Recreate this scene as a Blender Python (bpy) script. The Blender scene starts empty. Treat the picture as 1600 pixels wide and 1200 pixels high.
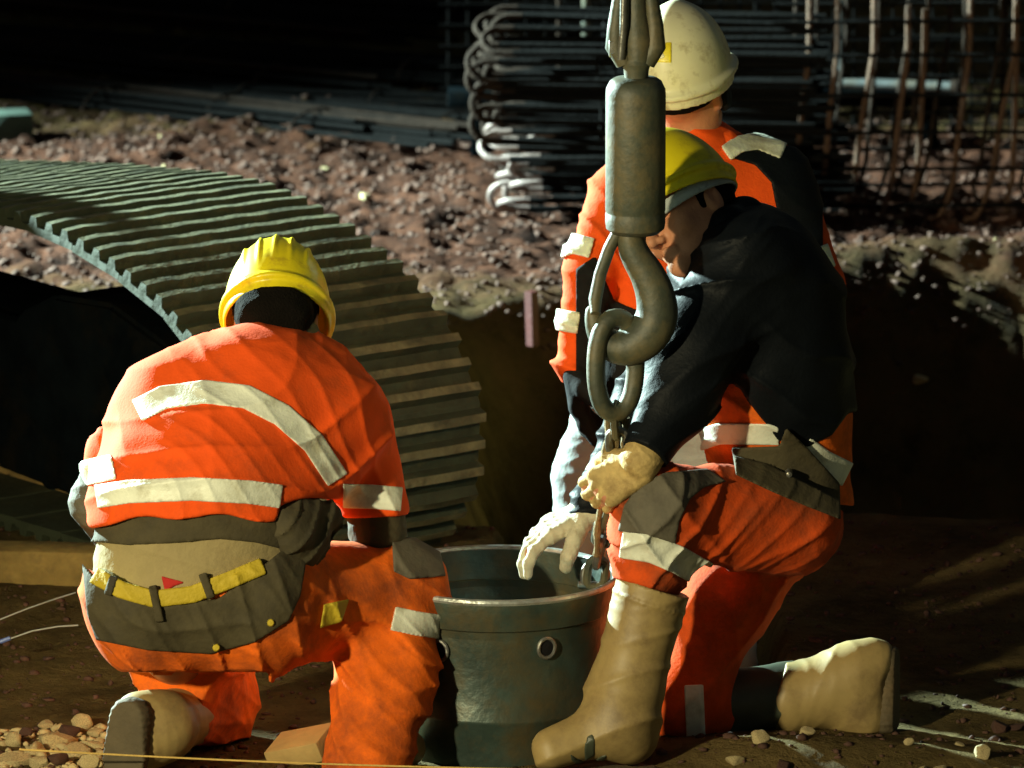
import bpy, bmesh, math, random
import numpy as np
from mathutils import Vector, Matrix, Euler
R = math.radians
random.seed(7)
sc = bpy.context.scene
COL = sc.collection

# ------------------------------------------------------------------ camera, sky, lights, exposure
TILT = R(12.0); CAM = np.array([0.0, -14.5, 3.85]); F = 10970.0      # F in pixels of the 1600 wide photograph
cam = bpy.data.cameras.new('camera'); camo = bpy.data.objects.new('camera', cam); COL.objects.link(camo)
camo.location = CAM; camo.rotation_euler = (math.pi/2 - TILT, 0, 0)
cam.sensor_width = 36.0; cam.lens = 36.0*F/1600.0; cam.clip_start = 0.5; cam.clip_end = 500
sc.camera = camo
cam.dof.use_dof = True; cam.dof.focus_distance = 14.85; cam.dof.aperture_fstop = 6.5
sc.render.resolution_x = 1024; sc.render.resolution_y = 768

w = bpy.data.worlds.new('World'); sc.world = w; w.use_nodes = True
nt = w.node_tree
sky = nt.nodes.new('ShaderNodeTexSky'); sky.sky_type = 'NISHITA'; sky.sun_disc = False
sky.sun_elevation = R(2); sky.sun_rotation = R(300)
nt.links.new(sky.outputs[0], nt.nodes['Background'].inputs[0])
nt.nodes['Background'].inputs[1].default_value = 0.05

def spot(name, loc, target, power, color, size, radius, blend):
    l = bpy.data.lights.new(name, 'SPOT'); l.energy = power; l.color = color
    l.spot_size = R(size); l.shadow_soft_size = radius; l.spot_blend = blend
    o = bpy.data.objects.new(name, l); COL.objects.link(o); o.location = loc
    o.rotation_euler = (Vector(target)-Vector(loc)).to_track_quat('-Z', 'Y').to_euler()
    return o
# two site floodlights: a warm one on the camera's left, a cool one behind the work on the left
spot('warm_floodlight', (-3.35, -5.4, 2.25), (-0.12, 0.2, 0.45), 1600, (1.0, 0.88, 0.52), 39, 0.10, 0.8)
spot('cool_floodlight', (-7.5, 7.0, 3.6), (-0.6, 2.4, 0.5), 40000, (0.72, 1.0, 0.94), 80, 0.12, 0.6)
sc.view_settings.view_transform = 'Standard'; sc.view_settings.look = 'None'
sc.view_settings.exposure = 0.0; sc.view_settings.gamma = 1.0
sc.view_settings.use_curve_mapping = False

# ------------------------------------------------------------------ photo measure helpers
FW = np.array([0, math.cos(TILT), -math.sin(TILT)]); UP = np.array([0, math.sin(TILT), math.cos(TILT)])
def P(px, py, Y):
    d = FW + np.array([(px-800)/F, 0, 0]) + UP*(600-py)/F
    return CAM + d*((Y-CAM[1])/d[1])
def G(px, py, z=0.0):
    d = FW + np.array([(px-800)/F, 0, 0]) + UP*(600-py)/F
    return CAM + d*((z-CAM[2])/d[2])
def pix(p):
    q = p-CAM; t = q@FW
    return 800+F*q[..., 0]/t, 600-F*(q@UP)/t
def V3(a): return np.asarray(a, float)
def unit(a): a = V3(a); return a/np.linalg.norm(a)

# ------------------------------------------------------------------ materials
def mat(name, col, rough=0.7, metal=0.0, var=0.25, vscale=9.0, bump=0.15, bscale=60.0, dirt=None, dirt_amt=0.0, dirt_scale=4.0, weave=0.0, spec=0.4, sheen=0.0, bdist=0.01):
    m = bpy.data.materials.new(name); m.use_nodes = True
    n = m.node_tree.nodes; L = m.node_tree.links; b = n['Principled BSDF']
    tc = n.new('ShaderNodeTexCoord')
    nz = n.new('ShaderNodeTexNoise'); nz.inputs['Scale'].default_value = vscale; nz.inputs['Detail'].default_value = 6; nz.inputs['Roughness'].default_value = 0.65
    L.new(tc.outputs['Object'], nz.inputs['Vector'])
    rp = n.new('ShaderNodeValToRGB'); rp.color_ramp.elements[0].position = 0.3; rp.color_ramp.elements[1].position = 0.7
    lo = [max(0, c*(1-var)) for c in col]; hi = [min(1, c*(1+var)) for c in col]
    rp.color_ramp.elements[0].color = lo+[1]; rp.color_ramp.elements[1].color = hi+[1]
    L.new(nz.outputs['Fac'], rp.inputs['Fac']); out = rp.outputs['Color']
    if dirt is not None:
        nd = n.new('ShaderNodeTexNoise'); nd.inputs['Scale'].default_value = dirt_scale; nd.inputs['Detail'].default_value = 8; nd.inputs['Roughness'].default_value = 0.7
        L.new(tc.outputs['Object'], nd.inputs['Vector'])
        r2 = n.new('ShaderNodeValToRGB'); r2.color_ramp.elements[0].position = 0.62-dirt_amt*0.35; r2.color_ramp.elements[1].position = 0.80-dirt_amt*0.25
        L.new(nd.outputs['Fac'], r2.inputs['Fac'])
        mx = n.new('ShaderNodeMixRGB'); mx.inputs['Color2'].default_value = list(dirt)+[1]
        L.new(r2.outputs['Color'], mx.inputs['Fac']); L.new(out, mx.inputs['Color1']); out = mx.outputs['Color']
    L.new(out, b.inputs['Base Color'])
    b.inputs['Roughness'].default_value = rough; b.inputs['Metallic'].default_value = metal
    b.inputs['Specular IOR Level'].default_value = spec
    if sheen: b.inputs['Sheen Weight'].default_value = sheen
    nb = n.new('ShaderNodeTexNoise'); nb.inputs['Scale'].default_value = bscale; nb.inputs['Detail'].default_value = 5
    L.new(tc.outputs['Object'], nb.inputs['Vector'])
    bp = n.new('ShaderNodeBump'); bp.inputs['Strength'].default_value = bump; bp.inputs['Distance'].default_value = bdist
    L.new(nb.outputs['Fac'], bp.inputs['Height']); L.new(bp.outputs['Normal'], b.inputs['Normal'])
    return m
MUD = (0.16, 0.10, 0.045)
M = dict(
 orange=mat('orange_cloth', (0.80, 0.085, 0.006), 0.85, var=0.12, bump=0.12, bscale=160, spec=0.25, dirt=(0.40, 0.06, 0.012), dirt_amt=0.3, dirt_scale=5),
 orange_worn=mat('worn_orange_cloth', (0.78, 0.135, 0.007), 0.9, var=0.22, bump=0.15, bscale=140, spec=0.25, dirt=(0.26, 0.055, 0.014), dirt_amt=0.55, dirt_scale=6),
 orange_dark=mat('dirty_orange_cloth', (0.66, 0.078, 0.008), 0.9, var=0.25, bump=0.15, bscale=140, spec=0.25, dirt=(0.24, 0.05, 0.014), dirt_amt=0.5, dirt_scale=6),
 strip=mat('reflective_strip', (0.72, 0.75, 0.64), 0.45, var=0.10, vscale=20, bump=0.15, bscale=120, dirt=(0.40, 0.38, 0.26), dirt_amt=0.35, dirt_scale=12),
 navy=mat('navy_cloth', (0.0045, 0.006, 0.008), 0.55, var=0.3, bump=0.15, bscale=120, spec=0.10),
 black=mat('black_cloth', (0.007, 0.007, 0.008), 0.9, var=0.3, bump=0.3, bscale=50, spec=0.2),
 brown=mat('dark_brown_cloth', (0.060, 0.048, 0.022), 0.85, var=0.25, bump=0.3, bscale=55, dirt=(0.035, 0.03, 0.02), dirt_amt=0.4),
 beige=mat('beige_cloth', (0.31, 0.245, 0.115), 0.9, var=0.16, bump=0.3, bscale=60, dirt=(0.20, 0.15, 0.07), dirt_amt=0.4, dirt_scale=9),
 greycloth=mat('grey_cloth', (0.34, 0.37, 0.36), 0.85, var=0.15, bump=0.3, bscale=50),
 kneepad=mat('grey_knee_cloth', (0.10, 0.088, 0.062), 0.75, var=0.25, bump=0.3, bscale=60, dirt=(0.05, 0.04, 0.03), dirt_amt=0.4),
 yellow=mat('yellow_plastic', (0.74, 0.60, 0.012), 0.35, var=0.06, bump=0.03, bscale=30, dirt=(0.42, 0.29, 0.02), dirt_amt=0.25, dirt_scale=20),
 yellowbelt=mat('yellow_webbing', (0.46, 0.34, 0.02), 0.7, var=0.15, bump=0.3, bscale=120),
 white=mat('white_plastic', (0.70, 0.66, 0.46), 0.4, var=0.05, bump=0.03, bscale=30, dirt=(0.36, 0.29, 0.15), dirt_amt=0.26, dirt_scale=22),
 skin=mat('skin', (0.47, 0.20, 0.105), 0.55, var=0.12, bump=0.15, bscale=130, dirt=(0.30, 0.12, 0.06), dirt_amt=0.25, dirt_scale=12),
 hair=mat('dark_hair', (0.005, 0.004, 0.003), 0.95, var=0.4, bump=0.6, bscale=220, spec=0.08),
 glove=mat('leather_glove', (0.50, 0.36, 0.14), 0.75, var=0.25, vscale=25, bump=0.3, bscale=70, dirt=(0.26, 0.17, 0.06), dirt_amt=0.45, dirt_scale=18),
 glovew=mat('pale_leather_glove', (0.46, 0.42, 0.30), 0.75, var=0.2, vscale=25, bump=0.3, bscale=70, dirt=(0.25, 0.20, 0.12), dirt_amt=0.35, dirt_scale=18),
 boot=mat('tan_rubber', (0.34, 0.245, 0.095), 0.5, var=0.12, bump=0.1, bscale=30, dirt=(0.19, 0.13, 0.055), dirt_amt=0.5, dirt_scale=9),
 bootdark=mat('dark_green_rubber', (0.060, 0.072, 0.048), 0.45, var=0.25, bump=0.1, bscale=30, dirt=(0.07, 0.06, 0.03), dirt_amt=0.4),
 sole=mat('boot_sole_rubber', (0.085, 0.065, 0.035), 0.8, var=0.3, bump=0.4, bscale=60, dirt=MUD, dirt_amt=0.4),
 steel=mat('muddy_steel', (0.044, 0.052, 0.033), 0.58, metal=0.0, spec=0.7, var=0.4, vscale=14, bump=0.15, bscale=70, dirt=(0.12, 0.095, 0.042), dirt_amt=0.5, dirt_scale=13),
 steelb=mat('scuffed_steel', (0.24, 0.24, 0.22), 0.38, metal=0.7, var=0.3, bump=0.2, bscale=60, dirt=(0.10, 0.075, 0.04), dirt_amt=0.4, dirt_scale=14),
 rope=mat('muddy_rope', (0.19, 0.135, 0.058), 0.85, var=0.35, vscale=40, bump=0.5, bscale=150),
 bucket=mat('bucket_steel', (0.042, 0.066, 0.056), 0.40, metal=0.3, var=0.4, vscale=10, bump=0.25, bscale=30, dirt=(0.10, 0.078, 0.036), dirt_amt=0.5, dirt_scale=6),
 track=mat('track_steel', (0.028, 0.036, 0.019), 0.75, metal=0.1, var=0.4, vscale=10, bump=0.5, bscale=35, dirt=(0.085, 0.078, 0.034), dirt_amt=0.25, dirt_scale=8),
 track_lit=mat('lit_grouser_steel', (0.125, 0.118, 0.062), 0.55, var=0.4, vscale=16, bump=0.4, bscale=50, dirt=(0.05, 0.05, 0.028), dirt_amt=0.5, dirt_scale=12),
 trackmud=mat('mud_caked_link', (0.26, 0.17, 0.055), 0.9, var=0.35, vscale=10, bump=0.6, bscale=30),
 machine=mat('machine_dark_paint', (0.003, 0.0045, 0.0055), 0.9, var=0.4, bump=0.3, bscale=25, dirt=(0.008, 0.007, 0.005), dirt_amt=0.35, dirt_scale=5, spec=0.0),
 rebar=mat('rusty_rebar', (0.022, 0.014, 0.010), 0.8, metal=0.0, spec=0.1, var=0.4, vscale=25, bump=0.5, bscale=120),
 rebard=mat('dark_rebar', (0.006, 0.006, 0.006), 0.8, metal=0.0, spec=0.06, var=0.4, vscale=25, bump=0.5, bscale=120),
 rebar_lit=mat('lit_bar_end', (0.20, 0.15, 0.135), 0.5, metal=0.2, var=0.3, vscale=25, bump=0.4, bscale=120),
 cagebar=mat('orange_rust_bar', (0.080, 0.042, 0.024), 0.7, var=0.4, vscale=25, bump=0.5, bscale=120, spec=0.3),
 galv=mat('galvanised_tube', (0.10, 0.11, 0.11), 0.4, metal=0.5, var=0.25, vscale=20, bump=0.15, bscale=60, dirt=(0.12, 0.08, 0.04), dirt_amt=0.4, dirt_scale=6),
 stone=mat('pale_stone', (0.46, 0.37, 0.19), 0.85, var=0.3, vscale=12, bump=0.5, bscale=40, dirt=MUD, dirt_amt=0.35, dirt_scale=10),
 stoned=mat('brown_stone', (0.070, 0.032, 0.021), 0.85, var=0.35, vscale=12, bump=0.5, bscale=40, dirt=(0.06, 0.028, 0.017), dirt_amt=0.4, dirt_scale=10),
 concrete=mat('green_grey_concrete', (0.045, 0.075, 0.058), 0.85, var=0.2, bump=0.3, bscale=40),
 string=mat('yellow_string', (0.62, 0.42, 0.12), 0.8, var=0.2, bump=0.3, bscale=200),
 tarp=mat('dark_green_sheet', (0.030, 0.055, 0.042), 0.35, var=0.3, bump=0.3, bscale=18, dirt=(0.10, 0.08, 0.05), dirt_amt=0.35),
 wood=mat('pale_board', (0.40, 0.27, 0.10), 0.8, var=0.2, bump=0.3, bscale=40),
 rimsteel=mat('bare_rim_steel', (0.42, 0.45, 0.43), 0.35, metal=0.5, var=0.3, bump=0.2, bscale=60, dirt=(0.12, 0.10, 0.06), dirt_amt=0.3, dirt_scale=14),
 redcloth=mat('red_cloth', (0.45, 0.02, 0.015), 0.9, var=0.2),
 mudwood=mat('muddy_timber', (0.21, 0.145, 0.042), 0.9, var=0.35, vscale=12, bump=0.6, bscale=30, dirt=(0.10, 0.07, 0.03), dirt_amt=0.35, dirt_scale=7),
 red=mat('red_paint', (0.07, 0.008, 0.006), 0.6, var=0.2),
 bluecap=mat('blue_plastic', (0.10, 0.16, 0.45), 0.4, var=0.1),
)

# ------------------------------------------------------------------ object helpers
def new_obj(name, me, material, parent=None):
    o = bpy.data.objects.new(name, me); COL.objects.link(o)
    if material is not None: me.materials.append(material)
    if parent is not None: o.parent = parent
    return o
def root_loc(parent):
    p = parent; loc = np.zeros(3)
    while p is not None: loc = loc+np.array(p.location); p = p.parent
    return loc
def tag(o, label, cat, group=None, kind=None):
    if label: o['label'] = label
    if cat: o['category'] = cat
    if group: o['group'] = group
    if kind: o['kind'] = kind
    return o
def thing(name, label, cat, loc=(0, 0, 0), group=None):
    o = bpy.data.objects.new(name, None); COL.objects.link(o); o.location = loc; o.empty_display_size = 0.1
    return tag(o, label, cat, group)
def mesh_np(name, v, quads, material, parent=None, smooth=True, tris=None):
    v = np.asarray(v, np.float32) - root_loc(parent).astype(np.float32)
    me = bpy.data.meshes.new(name)
    me.vertices.add(len(v)); me.vertices.foreach_set('co', v.ravel())
    q = np.asarray(quads, np.int32); nq = len(q)
    me.loops.add(nq*4); me.loops.foreach_set('vertex_index', q.ravel())
    me.polygons.add(nq); me.polygons.foreach_set('loop_start', np.arange(nq, dtype=np.int32)*4)
    me.polygons.foreach_set('use_smooth', np.full(nq, smooth))
    me.update(calc_edges=True); me.validate()
    return new_obj(name, me, material, parent)
class MB:
    """collects shapes in world space, links them as ONE mesh object"""
    def __init__(s): s.bm = bmesh.new()
    def box(s, c, size, rot=None, bevel=0.0):
        r = bmesh.ops.create_cube(s.bm, size=1.0)
        m = Matrix.Translation(Vector(c)) @ (rot.to_4x4() if rot else Matrix()) @ Matrix.Diagonal(Vector(list(size)+[1]))
        bmesh.ops.transform(s.bm, matrix=m, verts=r['verts'])
        if bevel:
            es = list({e for v in r['verts'] for e in v.link_edges})
            bmesh.ops.bevel(s.bm, geom=es, offset=bevel, segments=2, affect='EDGES', profile=0.5)
        return s
    def tube(s, pts, rad, seg=10, closed=False, flat=None):
        pts = [Vector(p) for p in pts]; n = len(pts)
        rad = [rad]*n if not hasattr(rad, '__len__') else rad
        rings = []; prev = None
        for i, p in enumerate(pts):
            a = pts[(i-1) % n] if (closed or i > 0) else p
            b = pts[(i+1) % n] if (closed or i < n-1) else p
            t = (b-a).normalized()
            if prev is None:
                ref = Vector((0, 1, 0)) if abs(t.y) < 0.9 else Vector((1, 0, 0))
                u = t.cross(ref).normalized()
            else:
                u = (prev-t*prev.dot(t)).normalized()
            v = t.cross(u); prev = u
            rings.append([s.bm.verts.new(p+(u*math.cos(2*math.pi*k/seg)+v*math.sin(2*math.pi*k/seg))*rad[i]) for k in range(seg)])
        for i in range(n if closed else n-1):
            A = rings[i]; B = rings[(i+1) % n]; off = 0
            if closed and i == n-1:
                off = min(range(seg), key=lambda o: sum((A[k].co-B[(k+o) % seg].co).length for k in range(seg)))
            for k in range(seg):
                s.bm.faces.new((A[k], A[(k+1) % seg], B[(k+1+off) % seg], B[(k+off) % seg]))
        if not closed:
            s.bm.faces.new(rings[0][::-1]); s.bm.faces.new(rings[-1])
        return s
    def lathe(s, prof, seg=48, c=(0, 0, 0), axis=None, cap=True):
        q = Vector((0, 0, 1)).rotation_difference(Vector(axis)) if axis is not None else None
        rings = []
        for (r, z) in prof:
            ring = []
            for k in range(seg):
                p = Vector((r*math.cos(2*math.pi*k/seg), r*math.sin(2*math.pi*k/seg), z))
                if q: p = q @ p
                ring.append(s.bm.verts.new(p+Vector(c)))
            rings.append(ring)
        for A, B in zip(rings[:-1], rings[1:]):
            for k in range(seg): s.bm.faces.new((A[k], A[(k+1) % seg], B[(k+1) % seg], B[k]))
        if cap:
            s.bm.faces.new(rings[0][::-1]); s.bm.faces.new(rings[-1])
        return s
    def build(s, name, material, parent=None, smooth=True):
        off = Vector(root_loc(parent))
        bmesh.ops.recalc_face_normals(s.bm, faces=s.bm.faces)
        for v in s.bm.verts: v.co -= off
        me = bpy.data.meshes.new(name); s.bm.to_mesh(me); s.bm.free()
        if smooth:
            for p in me.polygons: p.use_smooth = True
            try: me.set_sharp_from_angle(angle=R(38))
            except Exception: pass
        return new_obj(name, me, material, parent)

# ------------------------------------------------------------------ implicit surfaces (for bodies, clothing and other organic shapes)
_rng = np.random.RandomState(3)
_W = [(_rng.normal(size=(5, 3)), _rng.uniform(0, 6.28, 5)) for _ in range(40)]
def wave(p, seed, scale):
    d, ph = _W[seed % 40]
    o = np.zeros(len(p), np.float32)
    for i in range(5): o += np.sin((p@(d[i]*scale)).astype(np.float32)+ph[i])
    return o/3.2
def folds(p, axis, freq, amp, seed, warp=2.7):
    q = (p@(unit(axis)*freq)).astype(np.float32) + warp*wave(p, seed, 5.0) + 0.5*wave(p, seed+7, 13.0)
    rdg = (1-np.abs(np.sin(q)))**2.8
    a2 = unit(V3(axis)+0.45*V3(_W[(seed+5) % 40][0][0])/2.0)
    q2 = (p@(a2*freq*2.2)).astype(np.float32) + 2.2*wave(p, seed+11, 9.0)
    fine = (1-np.abs(np.sin(q2)))**2.2*np.clip(0.35+0.9*wave(p, seed+13, 8.0), 0, 1.3)
    return -amp*(rdg*np.clip(0.55+0.75*wave(p, seed+3, 6.0), 0, 1.4)+0.42*fine)
def smin(a, b, k):
    h = np.maximum(k-np.abs(a-b), 0)/k
    return np.minimum(a, b)-h*h*k*0.25
def smax(a, b, k): return -smin(-a, -b, k)
class Prims:
    def __init__(s, items, k=0.03): s.items = [(V3(a), V3(b), r1, r2) for (a, b, r1, r2) in items]; s.k = k
    def __call__(s, p, off=0.0):
        d = None
        for a, b, r1, r2 in s.items:
            ba = b-a; q = p-a
            t = np.clip((q@ba)/max(ba@ba, 1e-9), 0, 1)
            x = q-t[:, None]*ba
            e = np.sqrt(np.einsum('ij,ij->i', x, x))-(r1+(r2-r1)*t)
            d = e if d is None else smin(d, e, s.k)
        return d-off
    def bounds(s, m=0.03):
        lo = np.min([np.minimum(a-r1, b-r2) for a, b, r1, r2 in s.items], 0)-m
        hi = np.max([np.maximum(a+r1, b+r2) for a, b, r1, r2 in s.items], 0)+m
        return lo, hi
def seg2(u, v, pts):
    d = np.full(len(u), 1e9)
    for (ax, ay), (bx, by) in zip(pts[:-1], pts[1:]):
        bax, bay = bx-ax, by-ay
        t = np.clip(((u-ax)*bax+(v-ay)*bay)/max(bax*bax+bay*bay, 1e-9), 0, 1)
        d = np.minimum(d, np.hypot(u-ax-t*bax, v-ay-t*bay))
    return d
def polyline_band(p, pts, width, PXM=740.0):         # metres, negative inside the band
    u, v = pix(p)
    d = (seg2(u, v, pts)-width/2)
    (ax, ay), (bx, by) = pts[0], pts[1]; l = math.hypot(bx-ax, by-ay)     # square ends
    d = np.maximum(d, -((u-ax)*(bx-ax)+(v-ay)*(by-ay))/l)
    (ax, ay), (bx, by) = pts[-2], pts[-1]; l = math.hypot(bx-ax, by-ay)
    d = np.maximum(d, ((u-bx)*(bx-ax)+(v-by)*(by-ay))/l)
    return d/PXM
def polygon_in(p, pts, PXM=740.0):
    u, v = pix(p)
    d = seg2(u, v, list(pts)+[pts[0]])
    ins = np.zeros(len(u), bool); n = len(pts)
    for i in range(n):
        (ax, ay), (bx, by) = pts[i], pts[(i+1) % n]
        if ay == by: continue
        c = ((ay > v) != (by > v)) & (u < (bx-ax)*(v-ay)/(by-ay)+ax)
        ins ^= c
    return np.where(ins, -d, d)/PXM
def sdf_mesh(name, f, lo, hi, h, material, parent=None):
    lo = V3(lo); hi = V3(hi); S = 4
    nc = np.ceil((hi-lo)/(h*S)).astype(int)+1
    ax = [lo[i]+(np.arange(nc[i])+0.5)*h*S for i in range(3)]
    C = np.stack(np.meshgrid(*ax, indexing='ij'), -1).reshape(-1, 3)
    dc = f(C)
    near = np.abs(dc) < h*S*1.35+0.004
    near3 = near.reshape(nc)
    g = near3.copy()                                   # dilate by one block
    for a in range(3):
        t = g.copy(); sl = [slice(None)]*3; sr = [slice(None)]*3
        sl[a] = slice(1, None); sr[a] = slice(None, -1)
        t[tuple(sl)] |= g[tuple(sr)]; t[tuple(sr)] |= g[tuple(sl)]; g = t
    n = nc*S
    D = np.repeat(np.repeat(np.repeat(dc.reshape(nc).astype(np.float32), S, 0), S, 1), S, 2)
    bi = np.argwhere(g)
    k = np.stack(np.meshgrid(*[np.arange(S)]*3, indexing='ij'), -1).reshape(-1, 3)
    idx = (bi[:, None, :]*S+k[None]).reshape(-1, 3)
    for s in range(0, len(idx), 400000):
        ii = idx[s:s+400000]
        D[ii[:, 0], ii[:, 1], ii[:, 2]] = f(lo+(ii+0.5)*h)
    # naive surface nets
    I = D < 0
    cnt = np.zeros(tuple(n-1), np.int8)
    corners = [(a, b, c) for a in (0, 1) for b in (0, 1) for c in (0, 1)]
    for (a, b, c) in corners: cnt += I[a:n[0]-1+a, b:n[1]-1+b, c:n[2]-1+c]
    cells = np.argwhere((cnt > 0) & (cnt < 8))
    vid = np.full(tuple(n-1), -1, np.int32); vid[cells[:, 0], cells[:, 1], cells[:, 2]] = np.arange(len(cells))
    acc = np.zeros((len(cells), 3)); num = np.zeros(len(cells))
    for (a, b, c) in corners:
        for axx in range(3):
            o2 = [a, b, c]
            if o2[axx]: continue
            o2[axx] = 1
            d0 = D[cells[:, 0]+a, cells[:, 1]+b, cells[:, 2]+c]; d1 = D[cells[:, 0]+o2[0], cells[:, 1]+o2[1], cells[:, 2]+o2[2]]
            m = (d0 < 0) != (d1 < 0)
            t = np.where(m, d0/np.where(m, d0-d1, 1), 0)
            q = np.tile(np.array([a, b, c], float), (len(cells), 1)); q[:, axx] += t
            acc[m] += q[m]; num[m] += 1
    v = lo+(cells+acc/num[:, None]+0.5)*h
    quads = []
    for axx in range(3):
        b, c = [(1, 2), (2, 0), (0, 1)][axx]
        s0 = [slice(None)]*3; s1 = [slice(None)]*3; s0[axx] = slice(None, -1); s1[axx] = slice(1, None)
        ch = I[tuple(s0)] != I[tuple(s1)]
        e = np.argwhere(ch)
        e = e[(e[:, b] > 0) & (e[:, c] > 0) & (e[:, b] < n[b]-1) & (e[:, c] < n[c]-1)]
        eb = np.zeros(3, int); eb[b] = 1; ec = np.zeros(3, int); ec[c] = 1
        q = np.stack([vid[tuple((e-eb-ec).T)], vid[tuple((e-ec).T)], vid[tuple(e.T)], vid[tuple((e-eb).T)]], 1)
        flip = ~I[tuple(e.T)]
        q[flip] = q[flip][:, ::-1]
        quads.append(q[(q >= 0).all(1)])
    return mesh_np(name, v, np.concatenate(quads), material, parent)
def shell(name, base, region, off, lo, hi, h, material, parent, k=None):
    """a piece of cloth lying on the surface base, cut out by region"""
    return sdf_mesh(name, lambda p: np.maximum(base(p)-off, region(p)), lo, hi, h, material, parent)
def pxbox(pts, Y0, Y1, m=0.03):
    q = np.array([P(x, y, Y) for x, y in pts for Y in (Y0, Y1)])
    return q.min(0)-m, q.max(0)+m

# frames: rows right, forward, up
def frame(fwd, up):
    f = unit(fwd); u = V3(up); u = unit(u-f*(u@f)); r = np.cross(f, u)
    return np.array([r, f, u])
def ell(q, c, r):
    x = (q-V3(c))/V3(r); k0 = np.sqrt(np.einsum('ij,ij->i', x, x)); x2 = (q-V3(c))/(V3(r)**2)
    k1 = np.sqrt(np.einsum('ij,ij->i', x2, x2))
    return k0*(k0-1)/np.maximum(k1, 1e-6)
def caps(q, a, b, r1, r2):
    a = V3(a); b = V3(b); ba = b-a; x = q-a; t = np.clip((x@ba)/(ba@ba), 0, 1); y = x-t[:, None]*ba
    return np.sqrt(np.einsum('ij,ij->i', y, y))-(r1+(r2-r1)*t)
def head_sdf(c, fr, sc_=1.0):
    """c = centre of the head, local axes x right, y forward, z up (metres)"""
    def f(p):
        q = (p-c)@fr.T/sc_
        q[:, 0] = np.abs(q[:, 0])
        d = ell(q, (0, -0.012, 0.03), (0.077, 0.098, 0.092))
        d = smin(d, ell(q, (0, 0.030, -0.03), (0.060, 0.062, 0.075)), 0.04)
        d = smin(d, caps(q, (0.050, 0.0, -0.065), (0.0, 0.072, -0.102), 0.022, 0.022), 0.04)     # jaw
        d = smin(d, ell(q, (0, 0.088, -0.098), (0.020, 0.015, 0.016)), 0.02)                     # chin
        d = smin(d, caps(q, (0.008, 0.085, 0.026), (0.040, 0.070, 0.024), 0.011, 0.010), 0.02)   # brow
        d = smin(d, ell(q, (0.042, 0.066, -0.028), (0.022, 0.018, 0.020)), 0.03)                 # cheekbone
        d = smax(d, -ell(q, (0.032, 0.097, 0.002), (0.017, 0.018, 0.012)), 0.015)                # eye socket
        d = smin(d, ell(q, (0.031, 0.072, 0.001), (0.014, 0.013, 0.012)), 0.006)                 # eye
        d = smin(d, caps(q, (0.029, 0.082, 0.008), (0.044, 0.073, 0.003), 0.0045, 0.003), 0.004) # lid
        d = smin(d, caps(q, (0, 0.092, 0.012), (0, 0.118, -0.036), 0.009, 0.012), 0.014)         # nose
        d = smin(d, ell(q, (0.011, 0.102, -0.040), (0.009, 0.011, 0.008)), 0.006)                # nostril wing
        d = smin(d, caps(q, (0, 0.102, -0.062), (0.022, 0.090, -0.066), 0.007, 0.004), 0.008)    # lips
        d = smin(d, caps(q, (0, 0.100, -0.076), (0.019, 0.090, -0.073), 0.008, 0.004), 0.008)
        d = smax(d, -caps(q, (0, 0.112, -0.0690), (0.026, 0.097, -0.0690), 0.0028, 0.002), 0.005)
        e = ell(q, (0.080, -0.012, -0.008), (0.010, 0.020, 0.034))                               # ear
        e = smax(e, -ell(q, (0.090, -0.008, -0.004), (0.008, 0.010, 0.018)), 0.006)
        d = smin(d, e, 0.008)
        return d*sc_
    return f
def hand_items(wr, d, n, s, curl=(0.5, 0.6, 0.5), r=0.0097, scale=1.0, thumb=0.5, spread=0.08, fat=1.0):
    """wrist point, direction to the fingers, palm normal, thumb side -> tapered bones; palm, four fingers, thumb"""
    d = unit(d); n = unit(n-d*(V3(n)@d)); s = unit(V3(s)-d*(V3(s)@d)-n*(V3(s)@n))
    it = []; wr = V3(wr)
    kn = []
    for i, (sx, dy) in enumerate([(0.031, 0.088), (0.010, 0.092), (-0.011, 0.087), (-0.030, 0.078)]):
        k = wr+(d*dy+s*sx)*scale; kn.append(k)
        it.append((wr+s*sx*0.55*scale, k, 0.018*fat, 0.0135*fat))
    ln = [(0.045, 0.028, 0.022), (0.050, 0.031, 0.023), (0.046, 0.029, 0.022), (0.036, 0.022, 0.019)]
    for i in range(4):
        a = kn[i]; ang = 0.0; sp = spread*(1.5-i)
        for j in range(3):
            ang += curl[j]*(1+0.10*(i-1.5))
            dr = unit((d*math.cos(sp)+s*math.sin(sp))*math.cos(ang)+n*math.sin(ang))
            b = a+dr*ln[i][j]*scale
            it.append((a, b, (r-0.0012*j)*fat, (r-0.0012*(j+1))*fat)); a = b
    t0 = wr+(d*0.022+s*0.028)*scale; t1 = t0+unit(s*0.75+d*0.75+n*0.45)*0.042*scale
    t2 = t1+unit(d*0.8+s*0.15+n*thumb*1.6)*0.034*scale; t3 = t2+unit(d*0.6-s*0.25+n*thumb*2.2)*0.026*scale
    it += [(t0, t1, 0.018*fat, 0.0145*fat), (t1, t2, 0.0135*fat, 0.0120*fat), (t2, t3, 0.0120*fat, 0.0100*fat)]
    return it
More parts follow.
